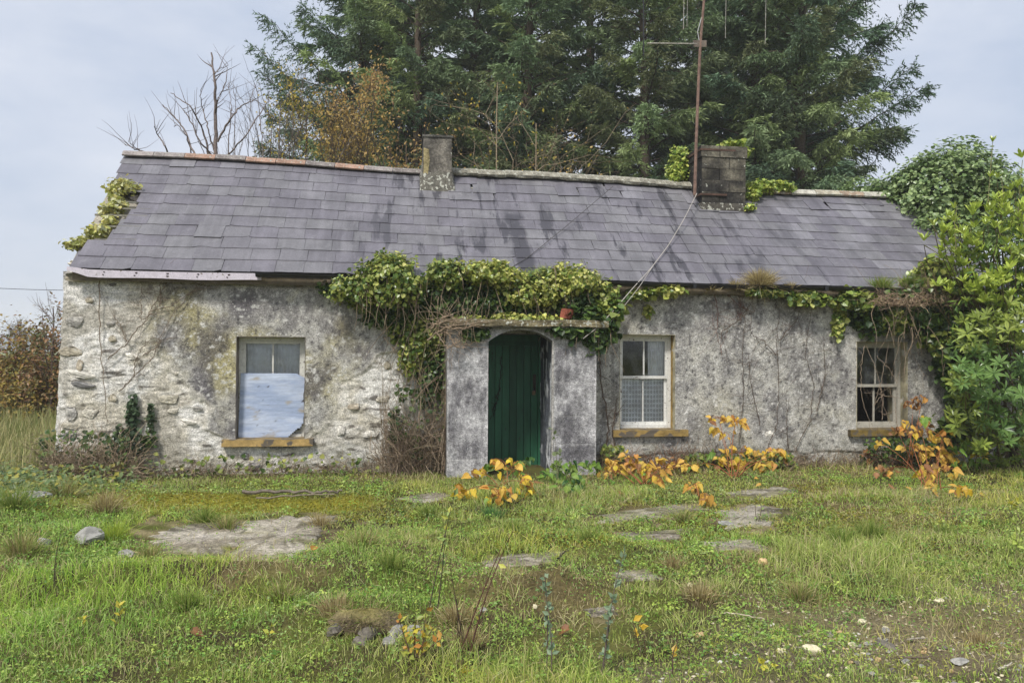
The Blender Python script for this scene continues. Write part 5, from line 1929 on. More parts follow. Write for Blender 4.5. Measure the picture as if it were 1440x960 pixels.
cable('cable', 'pale twisted cable sagging from the block chimney over the slates to the porch ivy', [hp(980, 272, 1.45), hp(962, 308, .95), hp(940, 345, .5), hp(915, 378, .02), hp(890, 405, -.4), hp(862, 438, -.62), hp(838, 462, -.68), hp(820, 476, -.7)], .0065, sr(176, 170, 162))
cable('cable', 'second pale cable end hanging beside the twisted one at the gutter', [hp(918, 374, .0), hp(900, 402, -.38), hp(870, 440, -.6), hp(850, 462, -.66)], .0045, sr(176, 170, 162))
cable('cable', 'thin dark wire lying slantwise on the slates above the porch', [hp(862, 262, 1.72), hp(800, 315, .92), hp(745, 360, .25), hp(700, 388, -.15)], .005, sr(90, 88, 88))
p0, p1 = onY(-60, 403, 30), onY(140, 409, 32)
cable('overhead_wire', 'single overhead wire crossing the sky left of the gable', [p0, (p0+p1)/2-[0, 0, .03], p1], .012, sr(60, 60, 66))
u, z = onv(797, 441, -.5)
br = G().box((-.07, -.05, -.065), (.07, .05, .065), sr(160, 92, 74), .006).obj('brick', M['rust'])
br.location = Vector(house(u, -.5, z))
br.rotation_euler = (.1, .12, TH+.35)
tag(br, 'orange red brick set on the porch slab among the ivy', 'brick')

# ---------------------------------------------------------------- knotweed: every leaf a piece of its own
KW = {'yellow': [sr(226, 196, 62), sr(214, 178, 60)], 'gold': [sr(230, 194, 92), sr(220, 176, 72)], 'orange': [sr(218, 166, 84), sr(202, 142, 70)], 'brown': [sr(168, 124, 80), sr(136, 98, 64)], 'green': [sr(136, 164, 70), sr(104, 140, 60)], 'deep': [sr(72, 112, 52), sr(60, 96, 46)]}
hm = {}
for nm, cc in KW.items():
    hm[nm] = []
    for k in range(3):
        r = np.random.default_rng(k+len(nm))
        V = np.array(HEART[0], float)
        V[:, 2] += (V[:, 0]**2)*(-.9+.9*k)-.2*V[:, 1]**2*(k-.4)
        V[1:] += r.normal(0, .018, (len(V)-1, 3))
        col = mixc(cc[0], cc[1], np.clip(np.abs(V[:, 0])*2.2, 0, 1))
        hm[nm].append(G().add(V, HEART[1], col).mesh('leaf', M['big_leaf']))


def rotm(n, t):
    B = basis(np.array([n]), np.array([t]))[0]
    return Matrix(B.tolist()).to_4x4()


def knotweed(lab, root, spots, mix, v=-.45, size=.17, stemc=sr(150, 96, 62), name='knotweed', cat='plant'):
    """spots: (x, y, rx, ry, count) in the photo; stems rise from the root and arch to the leaves"""
    loc = ong(root[0], root[1], 0.)
    if uz(loc[0], loc[1])[1] > v:
        loc = hp(root[0], root[1], v)
    loc[2] = 0.
    t = thing(name, lab, cat, loc)
    g = G()
    ks, ws = list(mix), np.array(list(mix.values()), float)
    v0 = v
    for x, y, rx, ry, n in spots:
        gp = ong(x, y+ry+4, .02)
        v = min(v0, uz(gp[0], gp[1])[1])
        e = hp(x, y, v)-loc
        b = rng.normal(0, .06, 3)*[1, 1, 0]
        mid = (b+e)*.5+np.array([0, 0, .12])+rng.normal(0, .04, 3)
        tt = np.linspace(0, 1, 8)[:, None]
        g.tube((1-tt)**2*b+2*tt*(1-tt)*mid+tt**2*e, .007, .003, 5, stemc)
        for _ in range(int(n*2.3)):
            a, r_ = rng.uniform(0, 6.28), rng.random()**.5
            p = hp(x+rx*1.12*r_*math.cos(a), y+ry*r_*math.sin(a), v+rng.normal(0, .09))-loc
            s = size*rng.uniform(.34, .82)
            nn = -VV*.75+np.array([0, 0, .62])+rng.normal(0, .42, 3)
            tip = np.array([rng.normal(0, .75), 0, -1.])+rng.normal(0, .25, 3)
            k = ks[rng.choice(len(ks), p=ws/ws.sum())]
            M4 = Matrix.Translation(Vector(p)) @ rotm(nn, tip) @ Matrix.Scale(s, 4)
            put('leaf', hm[k][rng.integers(3)], t, M4)
            tw = p-e
            g.tube([e+tw*.15+rng.normal(0, .01, 3), e+tw*.6+[0, 0, .02], p], .003, .002, 3, stemc)
    g.obj('stem', M['bark'], t, smooth=True)
    return t


A1 = {'yellow': 5, 'gold': 3, 'orange': 1.2, 'brown': .5, 'green': .6}
knotweed('yellow and orange knotweed in front of the green door', (705, 692), [(655, 690, 14, 9, 5), (672, 664, 14, 8, 4), (725, 660, 26, 16, 9), (702, 692, 22, 12, 8), (738, 680, 14, 16, 7), (708, 648, 22, 6, 3)], A1, -1.0, .16)
knotweed('mixed green shoot with pointed leaves against the lower green door', (722, 690), [(740, 650, 12, 10, 6), (692, 655, 16, 5, 4), (715, 660, 10, 6, 3)], {'green': 3, 'deep': 2}, -.95, .15, sr(110, 120, 70))
knotweed('lush green leafy plant at the right foot of the porch', (795, 690), [(782, 660, 16, 10, 8), (800, 672, 18, 12, 10), (806, 655, 16, 8, 7), (772, 668, 10, 8, 4), (830, 654, 12, 8, 5), (795, 684, 14, 6, 5), (812, 684, 8, 5, 3)], {'green': 5, 'deep': 1.2}, -1.0, .15, sr(110, 120, 70))
knotweed('orange knotweed spreading under the white window', (905, 680), [(860, 652, 12, 8, 7), (884, 644, 16, 8, 8), (898, 656, 16, 10, 9), (925, 652, 18, 10, 9), (950, 650, 16, 7, 7), (928, 670, 12, 8, 5), (872, 660, 14, 6, 6), (908, 668, 10, 5, 3), (965, 656, 10, 6, 3), (848, 664, 8, 6, 2)], {'gold': 5, 'orange': 2.6, 'yellow': 2, 'brown': 1, 'green': .4}, -.55, .15)
knotweed('tall golden knotweed reaching up the grey wall right of the white window', (1030, 672), [(1012, 588, 14, 5, 6), (1036, 592, 14, 7, 7), (1010, 606, 10, 6, 3), (1040, 636, 20, 12, 9), (1062, 640, 16, 8, 7), (1088, 634, 12, 5, 5), (1012, 650, 12, 8, 5), (1036, 652, 12, 6, 6), (1024, 610, 8, 6, 2), (985, 652, 10, 6, 3), (1075, 652, 14, 6, 4), (1100, 640, 8, 5, 2)], {'gold': 5, 'yellow': 2.5, 'orange': 2, 'brown': .7}, -.4, .155)
knotweed('single small green leaf pair among the golden knotweed', (1002, 660), [(1002, 636, 5, 5, 3)], {'green': 1}, -.5, .13, sr(110, 120, 70))
knotweed('small orange knotweed sprig standing in the grass before the path', (985, 705), [(975, 682, 10, 6, 4), (995, 700, 10, 7, 6)], {'gold': 3, 'orange': 2, 'brown': 1}, -1.3, .15)
knotweed('large golden knotweed drooping in front of the evergreen shrub', (1310, 690), [(1290, 630, 20, 11, 9), (1316, 640, 20, 14, 11), (1326, 612, 16, 8, 6), (1306, 662, 14, 12, 7), (1332, 640, 12, 8, 5), (1350, 688, 12, 7, 5), (1312, 682, 8, 6, 3), (1275, 596, 8, 6, 3), (1296, 610, 18, 8, 5), (1238, 622, 7, 6, 2), (1330, 660, 14, 8, 5)], {'gold': 6, 'orange': 2, 'yellow': 1.5, 'brown': .6}, -.8, .17)
knotweed('rust brown knotweed leaves beside the small dark window', (1275, 660), [(1282, 566, 14, 6, 6), (1296, 558, 12, 4, 3), (1262, 606, 12, 7, 6), (1220, 640, 8, 8, 5), (1245, 660, 14, 8, 7), (1300, 600, 14, 8, 5)], {'brown': 5, 'orange': 2}, -.3, .14)
knotweed('yellow-green leaves low before the evergreen shrub', (1360, 660), [(1348, 625, 14, 8, 5), (1372, 640, 18, 10, 7), (1352, 650, 14, 6, 5), (1300, 588, 10, 4, 3)], {'green': 3, 'yellow': 1.5}, -.9, .17, sr(120, 110, 70))

# fallen leaves on the grass
FALL = [(1258, 685, 'brown'), (1282, 685, 'orange'), (1320, 694, 'orange'), (1345, 682, 'gold'), (1356, 694, 'gold'), (1380, 694, 'yellow'), (800, 885, 'brown'), (270, 884, 'brown'), (1065, 672, 'orange'), (870, 694, 'brown'), (440, 788, 'orange'), (1070, 680, 'gold')]
for x, y, k in FALL:
    p = ong(x, y, .05)
    o = put('fallen_leaf', hm[k][rng.integers(3)])
    o.matrix_world = Matrix.Translation((p[0], p[1], float(gh(p[0], p[1]))+.05)) @ rotm(np.array([rng.normal(0, .3), -.5, 1.]), rng.normal(size=3)*[1, 1, .1]) @ Matrix.Scale(rng.uniform(.06, .1), 4)
    where = {1258: 'two leaves left of the large golden knotweed', 1282: 'just left of the large golden knotweed'}.get(x, '')
    lab = {'brown': 'curled brown fallen leaf', 'orange': 'orange fallen leaf', 'gold': 'golden fallen leaf', 'yellow': 'yellow fallen leaf'}[k]
    at_ = {1258: 'furthest left of those before the golden knotweed', 1282: 'on the green turf left of the golden knotweed', 1320: 'under the large golden knotweed', 1345: 'upper of the pair right of the golden knotweed', 1356: 'lower of the pair right of the golden knotweed', 1380: 'on dark soil before the evergreen shrub', 800: 'in the grass near the bottom middle', 270: 'in the grass near the bottom left',
           1065: 'by the path under the golden knotweed on the grey wall', 870: 'on the grass right of the leafy green plant', 440: 'on the grass by the right corner of the large slab', 1070: 'at the far edge of the path slabs'}[x]
    tag(o, lab+' '+at_, 'leaf', 'fallen leaves on the grass')

# ---------------------------------------------------------------- the evergreen shrub at the right: whorls of long leaves
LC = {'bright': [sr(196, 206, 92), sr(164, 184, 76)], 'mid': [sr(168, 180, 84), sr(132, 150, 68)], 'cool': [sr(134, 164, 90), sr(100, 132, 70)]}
lm = {}
for nm, cc in LC.items():
    lm[nm] = []
    for k in range(3):
        V = np.array(LANCE[0], float)
        V[:, 2] += -.1*V[:, 1]**2*(k-.6)+np.abs(V[:, 0])*(.2*k)
        lm[nm].append(G().add(V, LANCE[1], mixc(cc[0], cc[1], np.clip(1-np.abs(V[:, 0])*7, 0, 1)*.7)).mesh('leaf', M['shrub_leaf']))
sb = hp(1432, 650, -.7)
sb[2] = 0
shrub = thing('evergreen_shrub', 'large glossy evergreen shrub filling the right edge in front of the house', 'shrub', sb)
sg, fol = G(), G()
whorls = []
SHAPE = [  # photo x, y, radii, v, whorls, colour, stands up
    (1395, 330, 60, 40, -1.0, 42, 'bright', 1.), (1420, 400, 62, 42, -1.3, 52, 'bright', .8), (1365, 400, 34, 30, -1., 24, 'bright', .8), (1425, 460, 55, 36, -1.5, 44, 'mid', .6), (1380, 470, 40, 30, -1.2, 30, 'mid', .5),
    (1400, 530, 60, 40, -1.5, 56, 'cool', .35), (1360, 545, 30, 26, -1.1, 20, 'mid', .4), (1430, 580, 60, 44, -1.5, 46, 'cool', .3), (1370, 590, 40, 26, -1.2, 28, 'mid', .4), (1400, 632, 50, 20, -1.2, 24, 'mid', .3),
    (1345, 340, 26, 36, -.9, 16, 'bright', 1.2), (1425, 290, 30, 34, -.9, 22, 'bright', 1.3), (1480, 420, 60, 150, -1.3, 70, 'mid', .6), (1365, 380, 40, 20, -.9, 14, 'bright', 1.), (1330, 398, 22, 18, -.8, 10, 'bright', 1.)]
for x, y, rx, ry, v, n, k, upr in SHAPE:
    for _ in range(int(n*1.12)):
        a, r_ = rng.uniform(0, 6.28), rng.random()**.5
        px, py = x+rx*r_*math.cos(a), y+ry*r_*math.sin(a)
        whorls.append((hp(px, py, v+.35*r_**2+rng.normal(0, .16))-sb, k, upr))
for pts in ([(1392, 360), (1388, 300), (1392, 250), (1396, 200)], [(1405, 340), (1412, 280), (1408, 250)], [(1430, 330), (1434, 260), (1438, 225)], [(1312, 318), (1330, 345), (1350, 370)], [(1345, 360), (1342, 310), (1346, 290)], [(1372, 340), (1368, 300)], [(1300, 345), (1325, 360)], [(1360, 345), (1366, 318)]):
    P = np.array([hp(x, y, -.8) for x, y in pts])-sb
    sg.tube(P, .008, .004, 5, sr(132, 128, 92))
    for k in range(len(P)):
        whorls.append((P[k]+rng.normal(0, .02, 3), 'bright', 1.6))
whorls.sort(key=lambda w: w[0] @ VV)
nl = 0
for k, (p, cn, upr) in enumerate(whorls):
    ax = nrm(-VV*.5*(1.6-min(upr, 1.5))+np.array([0, 0, .35+.9*upr])+rng.normal(0, .35, 3)-UV*.25)
    n = int(rng.integers(6, 10))
    a0 = rng.uniform(0, 6.28)
    e1 = nrm(np.cross(ax, [.3, .2, .9]))
    e2 = np.cross(ax, e1)
    opn = rng.uniform(.75, 1.25) if upr < .7 else rng.uniform(.35, .85)
    s0 = rng.uniform(.1, .175)
    for b in range(n):
        a = a0+b*6.283/n+rng.normal(0, .12)
        rd = e1*math.cos(a)+e2*math.sin(a)
        tip = nrm(rd*math.sin(opn)+ax*math.cos(opn)+np.array([0, 0, -.12]))
        nn = nrm(ax*math.sin(opn)-rd*math.cos(opn)+rng.normal(0, .12, 3))
        s = s0*rng.uniform(.75, 1.1)
        if nl < 298:
            put('leaf', lm[cn][rng.integers(3)], shrub, Matrix.Translation(Vector(p+tip*.01)) @ rotm(nn, tip) @ Matrix.Scale(s, 4))
            nl += 1
        else:
            cc = mixc(LC[cn][0], LC[cn][1], rng.random())*rng.uniform(.75, 1.2)
            fol.inst(LANCE, (p+tip*.01)[None], basis(nn[None], tip[None]), s, cc[None])
    if rng.random() < .4:
        e = p-ax*.05
        sg.tube([e, e-ax*.2+np.array([.1, .1, -.05]), e*.75+np.array([.25, .3, -.1])], .005, .009, 4, sr(116, 104, 78))
# inner leaves that close the shrub
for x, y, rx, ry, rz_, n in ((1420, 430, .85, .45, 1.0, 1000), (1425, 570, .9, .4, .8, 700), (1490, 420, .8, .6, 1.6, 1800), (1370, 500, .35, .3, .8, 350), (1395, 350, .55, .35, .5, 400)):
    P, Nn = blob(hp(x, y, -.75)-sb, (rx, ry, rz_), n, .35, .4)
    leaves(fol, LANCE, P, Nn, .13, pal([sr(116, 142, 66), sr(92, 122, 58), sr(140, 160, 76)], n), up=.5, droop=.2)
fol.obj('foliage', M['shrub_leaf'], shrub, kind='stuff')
for a in range(7):
    e = hp(rng.uniform(1350, 1480), rng.uniform(340, 560), -.8)-sb
    sg.tube([np.array([rng.normal(0, .1), rng.normal(0, .1), -.1]), e*.4+rng.normal(0, .1, 3), e], .03, .008, 5, sr(104, 92, 74))
sg.obj('stem', M['bark'], shrub, smooth=True)

# ---------------------------------------------------------------- loose stones
rocks = {c: [rock_mesh(40+k+i*5, cc, .75, .4, 'rock') for k in range(3)] for i, (c, cc) in enumerate({'white': sr(222, 212, 178), 'grey': sr(150, 148, 142), 'buff': sr(196, 168, 124), 'dark': sr(112, 106, 96)}.items())}


def rock(x, y, w, h, c, lab, group='loose stones on the grass', dep=None, tilt=.1):
    p = ong(x, y, .03)
    px = 1082/p[1]
    o = put('rock', rocks[c][rng.integers(3)])
    zz = float(gh(p[0], p[1]))
    o.matrix_world = Matrix.Translation((p[0], p[1], zz+h/px*.32)) @ Matrix.Rotation(rng.uniform(-.5, .5), 4, 'Z') @ Matrix.Rotation(rng.normal(0, tilt), 4, 'Y') @ Matrix.Diagonal((w/px, (dep or w*.7)/px, h/px*1.3, 1))
    tag(o, lab, 'stone', group)
    return o


rock(1140, 913, 30, 13, 'white', 'largest cream coloured stone, lying in the gravelly grass')
rock(1073, 787, 18, 11, 'buff', 'buff block-like stone alone on the turf below the path')
rock(125, 768, 40, 24, 'grey', 'grey boulder half buried at the left, below the dry tuft', None, 34)
rock(585, 890, 28, 20, 'grey', 'pale lumpy stone right of the mossy mound')
rock(1098, 915, 16, 7, 'white', 'small cream stone left of the largest cream stone')
rock(1245, 894, 38, 12, 'dark', 'dark split flat stone in the gravel at the right')
rock(1198, 902, 13, 9, 'white', 'white angular stone left of the dark split stone')
rock(1320, 838, 18, 7, 'white', 'thin pale stone alone high on the right turf')
rock(1350, 922, 28, 9, 'grey', 'flat light grey stone at the right of the gravel')
rock(1168, 884, 13, 8, 'grey', 'bluish grey stone above the white angular stone')
rock(1213, 864, 16, 6, 'white', 'pale flat stone at the top edge of the gravel')
rock(1245, 875, 18, 8, 'grey', 'grey stone behind the dark split stone')
rock(985, 888, 18, 8, 'buff', 'buff stone low in the turf left of the gravel')
rock(970, 820, 9, 7, 'white', 'little white stone beside the pale dry tuft')
rock(1032, 888, 15, 6, 'grey', 'half sunk grey stone right of the buff one')
rock(1255, 936, 12, 8, 'dark', 'dark round stone below the dark split stone')
rock(1288, 960, 26, 8, 'white', 'pale long stone at the bottom edge')
rock(752, 852, 8, 7, 'white', 'tiny white pebble beside the grey-green weed')
rock(680, 862, 12, 7, 'grey', 'bluish pebble behind the leaning brown stem')
rock(505, 905, 26, 14, 'dark', 'dark stone in the hollow under the mossy mound')
rock(550, 905, 30, 12, 'grey', 'grey stone on the right of the hollow under the mossy mound')
rock(62, 782, 26, 12, 'grey', 'flat grey stone left of the half buried boulder')
rock(180, 782, 34, 12, 'grey', 'low grey stone between the half buried boulder and the slab')
rock(1022, 733, 26, 6, 'grey', 'smooth grey stone at the near edge of the path slabs')
rock(40, 718, 60, 14, 'grey', 'long grey stone in the weeds at the far left')
rock(310, 653, 20, 20, 'grey', 'rounded grey stone leaning on the wall left of the boarded window')
n = 0
while n < 46:
    x, y = rng.uniform(1130, 1440), rng.uniform(868, 956)
    if rng.random() > ss(-40, 60, (x-1130)*.4-(880-y)):
        continue
    n += 1
    w = rng.uniform(7, 13)
    rock(x, y, w, w*rng.uniform(.35, .6), rng.choice(['white', 'grey', 'grey', 'dark', 'buff']), 'small stone in the stony grass at the lower right', 'small stones in the stony grass')
g = G()
n = 1800
x, y = rng.uniform(-.2, 4, n*3), rng.uniform(3.4, 6.2, n*3)
kp = rng.random(n*3) < f_gravel(x, y)
x, y = x[kp][:n], y[kp][:n]
D, F3, F4 = rock_geo(77, 3, 6)
tri = np.concatenate([np.array(F3), np.array(F4)[:, [0, 1, 2]], np.array(F4)[:, [0, 2, 3]]])
g.inst((D, tri), np.stack([x, y, gh(x, y)+.003], -1), basis(rdir(len(x))*.3+[0, 0, 1], rdir(len(x))), np.stack([rng.uniform(.01, .032, len(x))]*3, -1)*np.array([1, .8, .5]), pal([sr(176, 164, 138), sr(150, 138, 116), sr(206, 196, 168), sr(122, 110, 92)], len(x)))
g.obj('gravel', M['stone'], kind='stuff')

# mossy mound with a hollow, sticks
p = ong(512, 893, 0)
t = thing('mossy_mound', 'mossy turf-topped lump of rubble in the left foreground grass', 'mound', (p[0], p[1], 0))
D, F3, F4 = rock_geo(5, 9, 18, .85, .12)
D = D*(1+.5*fbm(D[:, 0]*5+3, D[:, 1]*5+D[:, 2]*4, 71))[:, None]
cc = mixc(sr(116, 104, 84), sr(128, 120, 74), ss(.1, .5, D[:, 2]+.3*fbm(D[:, 0]*6, D[:, 1]*6, 72)))
G_ = G()
G_.more(D*np.array([.46, .28, .25])+np.array([0, 0, .06]), F3, F4, cc)
G_.obj('lump', M['ground'], t, smooth=True)
g = G()
n = 300
d = rdir(n)
d[:, 2] = np.abs(d[:, 2])
pp = d*np.array([.2, .13, .11])+np.array([0, 0, .055])
blades(g, pp, nrm(d+[0, -.3, -.1]+rng.normal(0, .4, (n, 3))), rng.uniform(.03, .09, n), np.full(n, .004), pal(DRY+GRN, n))
g.obj('moss', M['grass'], t, kind='stuff')
for a, b, w_, c_ in ((.2, -.07, .17, 'grey'), (.05, -.11, .14, 'dark'), (-.16, -.06, .16, 'dark')):
    put('stone', rocks[c_][1], t, Matrix.Translation((a, b, .05)) @ Matrix.Rotation(a*9, 4, 'Z') @ Matrix.Rotation(.4, 4, 'X') @ Matrix.Diagonal((w_, w_*.7, w_*.5, 1)))


def stick(lab, pts, r, col, zz=.03, name='stick'):
    P = np.array([ong(x, y, zz) for x, y in pts])
    P[:, 2] = gh(P[:, 0], P[:, 1])+zz
    tt = np.linspace(0, len(P)-1, 5*len(P))
    Q = np.stack([np.interp(tt, np.arange(len(P)), P[:, a]) for a in range(3)], -1)+rng.normal(0, r*.4, (5*len(P), 3))
    tag(G().tube(Q, r, r*.6, 6, col).obj(name, M['bark'], loc=P[0]), lab, 'stick')


stick('long grey fallen branch along the wall foot under the boarded window', [(340, 692), (400, 690), (450, 691), (482, 689)], .022, sr(118, 108, 96), .06, 'branch')
stick('thin fallen branch just below the long grey one', [(360, 698), (420, 695), (470, 694)], .01, sr(140, 128, 112), .05, 'branch')
stick('pale straight stick on the turf left of the gravel', [(1015, 866), (1045, 867), (1075, 869)], .006, sr(180, 168, 146))
stick('pale stick at the lower right edge', [(1402, 946), (1422, 936)], .006, sr(196, 188, 170))
stick('grey twig among the stones', [(1275, 890), (1305, 889)], .006, sr(150, 142, 130))
stick('forked brown twig below the dark split stone', [(1262, 922), (1285, 920), (1310, 915)], .007, sr(110, 96, 82))
stick('brown bent twig on the slab path in the middle', [(785, 786), (793, 776), (800, 774)], .007, sr(72, 62, 54), .05)

# ---------------------------------------------------------------- weeds and saplings standing in the grass
def sapling(lab, base, tops, leafcols, nl, size, stemc, T=OVAL, r=.004, name='sapling', off=.03):
    p = ong(*base, 0)
    p[2] = float(gh(p[0], p[1]))
    t = thing(name, lab, 'plant', p)
    g, lg = G(), G()
    for (x, y), n in zip(tops, nl):
        e = onY(x, y, p[1])-p
        b = rng.normal(0, .02, 3)*[1, 1, 0]
        tt = np.linspace(0, 1, 10)[:, None]
        mid = (b+e)/2+rng.normal(0, .02, 3)+np.array([0, 0, .03])
        P = (1-tt)**2*b+2*tt*(1-tt)*mid+tt**2*e
        g.tube(P, r, r*.4, 5, stemc)
        if n:
            q_ = rng.uniform(.22, 1., n)
            Q = np.stack([np.interp(q_*9, np.arange(10), P[:, a]) for a in range(3)], -1)
            d = rdir(n)
            d[:, 2] = np.abs(d[:, 2])*.8+.2
            lg.inst(T, Q, basis(rng.normal(size=(n, 3))*.6+[0, -.5, .6], d), size*rng.uniform(.6, 1.2, n), pal(leafcols, n))
    g.obj('stem', M['bark'], t, smooth=True)
    if lg.V:
        lg.obj('foliage', M['leaf'], t, kind='stuff')


GG = [sr(132, 152, 120), sr(150, 168, 136), sr(112, 134, 104)]
YW = [sr(188, 190, 84), sr(206, 190, 70), sr(160, 170, 80)]
LG = [sr(140, 162, 92), sr(160, 178, 104), sr(186, 186, 84)]
sapling('slim sapling with a few round leaves, tallest left of the leaning brown stem', (612, 868), [(628, 725), (640, 690)], LG, [12, 9], .05, sr(74, 62, 54))
sapling('leaning bare brown stem with a leaf at its tip', (652, 928), [(706, 768), (722, 745)], LG, [0, 3], .05, sr(88, 60, 50), r=.005)
sapling('upright bare twin stems beside the leaning brown stem', (644, 925), [(632, 790), (642, 842), (650, 862)], LG, [3, 0, 0], .04, sr(84, 68, 58))
sapling('yellowing bushy weed with orange leaves right of the mossy mound', (580, 945), [(560, 865), (585, 870), (600, 850), (612, 880), (570, 900), (625, 895)], YW+[sr(200, 140, 70)], [12, 14, 12, 10, 12, 10], .045, sr(96, 76, 58))
sapling('grey-green upright weed in the middle foreground', (772, 955), [(766, 805), (770, 850)], GG, [34, 14], .04, sr(104, 92, 84))
sapling('taller grey-green weed right of the middle', (850, 955), [(878, 775), (860, 850)], GG, [38, 18], .042, sr(104, 92, 84))
sapling('thin weed with two yellow leaves at the right of the grey-green weeds', (905, 920), [(900, 880), (890, 870)], [sr(216, 180, 60)], [3, 3], .055, sr(104, 84, 64))
sapling('yellow leaved seedling at the bottom edge below the leaning stem', (652, 958), [(650, 945), (660, 950)], [sr(216, 186, 70)], [6, 5], .045, sr(104, 84, 64))
sapling('dark single stem with yellow leaf at the bottom right of the middle', (950, 955), [(958, 900)], [sr(206, 170, 60)], [3], .05, sr(84, 68, 58))
sapling('yellow-green seedling in the left foreground', (168, 892), [(166, 850), (172, 862)], YW, [7, 6], .045, sr(110, 104, 66))
sapling('yellow seedling far left in the foreground grass', (82, 885), [(82, 876), (120, 880), (126, 874)], YW, [5, 5, 5], .045, sr(110, 104, 66))
sapling('dark leafless stem rising from the weeds at the left', (75, 835), [(86, 750), (80, 790)], LG, [0, 0], .04, sr(88, 76, 66))
sapling('pale seedling right of the left foreground ones', (380, 895), [(382, 880), (352, 905)], YW, [6, 6], .04, sr(110, 104, 66))
sapling('thin bare stem standing on the path slabs before the grey wall', (1068, 735), [(1066, 700), (1062, 706)], LG, [4, 2], .05, sr(90, 80, 60))
sapling('light green weed at the right edge of the turf', (1432, 790), [(1430, 720), (1436, 735)], [sr(176, 192, 96)], [12, 10], .06, sr(120, 120, 76))
sapling('spindly weed with small yellow-green leaves against the evergreen shrub', (1422, 730), [(1420, 700), (1432, 705)], YW, [9, 8], .06, sr(120, 120, 76))
sapling('thin weed climbing the right jamb of the porch', (783, 690), [(778, 600), (788, 630)], [sr(126, 140, 96)], [16, 12], .08, sr(120, 110, 90))
sapling('yellow flecked seedling at the bottom right', (1078, 948), [(1072, 935), (1080, 938)], [sr(214, 206, 80)], [5, 4], .045, sr(110, 104, 66))

# ---------------------------------------------------------------- dry and green tufts in the turf
for x, y, n, h, cc, lab in [
        (985, 850, 260, .17, DRY, 'pale dry tuft with grey straw left of the gravel'), (1125, 845, 260, .2, DRY+GRN, 'half dry tuft in the middle of the right turf'), (470, 880, 240, .18, DRY, 'straw coloured tuft at the left end of the mossy mound'), (150, 735, 320, .3, DRY, 'big dry tuft above the half buried boulder'),
        (160, 765, 300, .22, [sr(176, 190, 80), sr(150, 170, 66)], 'yellow-green tuft right of the half buried boulder'), (1185, 760, 420, .26, GRN, 'long green tuft in the middle of the right turf'), (1225, 750, 360, .24, GRN, 'long green tuft just right of the other long one'), (290, 735, 260, .2, GRN, 'green tuft growing over the back edge of the large slab'),
        (320, 745, 220, .2, DRY+GRN, 'straggly tuft between the two large slabs'), (550, 830, 240, .17, GRN, 'bright tuft above the mossy mound'), (510, 795, 240, .17, DRY+GRN, 'thin tuft right of the large slabs'), (690, 725, 300, .16, [sr(90, 130, 66), sr(104, 140, 84)], 'bluish green tuft in front of the yellow knotweed'),
        (720, 750, 240, .17, GRN, 'upright green tuft below the bluish one'), (600, 725, 240, .18, GRN, 'green tuft near the dead brown stems'), (450, 740, 220, .16, DRY, 'dry tuft on the right corner of the large slab'), (660, 920, 200, .15, DRY, 'dry straw tuft under the leaning brown stem'), (640, 880, 200, .15, DRY, 'dry tuft behind the yellowing weed'),
        (210, 790, 180, .16, DRY+GRN, 'tuft at the near left corner of the large slab'), (945, 800, 200, .15, DRY, 'thin pale tuft below the path slabs'), (1380, 900, 200, .12, DRY, 'short straw tuft in the stony grass'), (30, 800, 360, .28, DRY+GRN, 'rank yellow grass tuft at the far left'), (20, 740, 360, .3, GRN, 'rank green tuft in the far left weeds'), (90, 715, 300, .3, DRY+GRN, 'rough grass below the left corner of the house'),
        (960, 735, 220, .2, DRY+GRN, 'tuft around the small orange sprig'), (1330, 745, 260, .16, GRN, 'soft green tuft on the right turf before the shrub'), (830, 770, 200, .15, GRN, 'small tuft between the middle slabs'), (395, 850, 240, .16, DRY+GRN, 'loose tuft in the left foreground'), (260, 860, 240, .16, GRN, 'leafy green tuft in the left foreground')]:
    p = ong(x, y, 0)
    tuft('grass_tuft', lab, (p[0], p[1], float(gh(p[0], p[1]))), n, h, .6, cc, 'tufts in the rough grass', w=.0055)

# ---------------------------------------------------------------- the turf itself
def scatter(n, ymin, ymax, pw=1.6):
    """ground points, more of them near the camera"""
    t = rng.random(n)
    e = 1-pw+1
    y = (ymin**e+t*(ymax**e-ymin**e))**(1/e)
    x = rng.uniform(-1, 1, n)*(y*.70+.5)
    return x, y


def cull(x, y):
    u, v = uz(x, y)
    ok = ~((v > -.06) & (u > UL-.05)) & ~((u > -.97) & (u < 1.1) & (v > -.6))
    return ok & (~bare(x, y, .38, 1.16) | (rng.random(len(x)) < .05)) & (rng.random(len(x)) > .55*f_gravel(x, y)) & (rng.random(len(x)) > .8*f_moss(x, y))


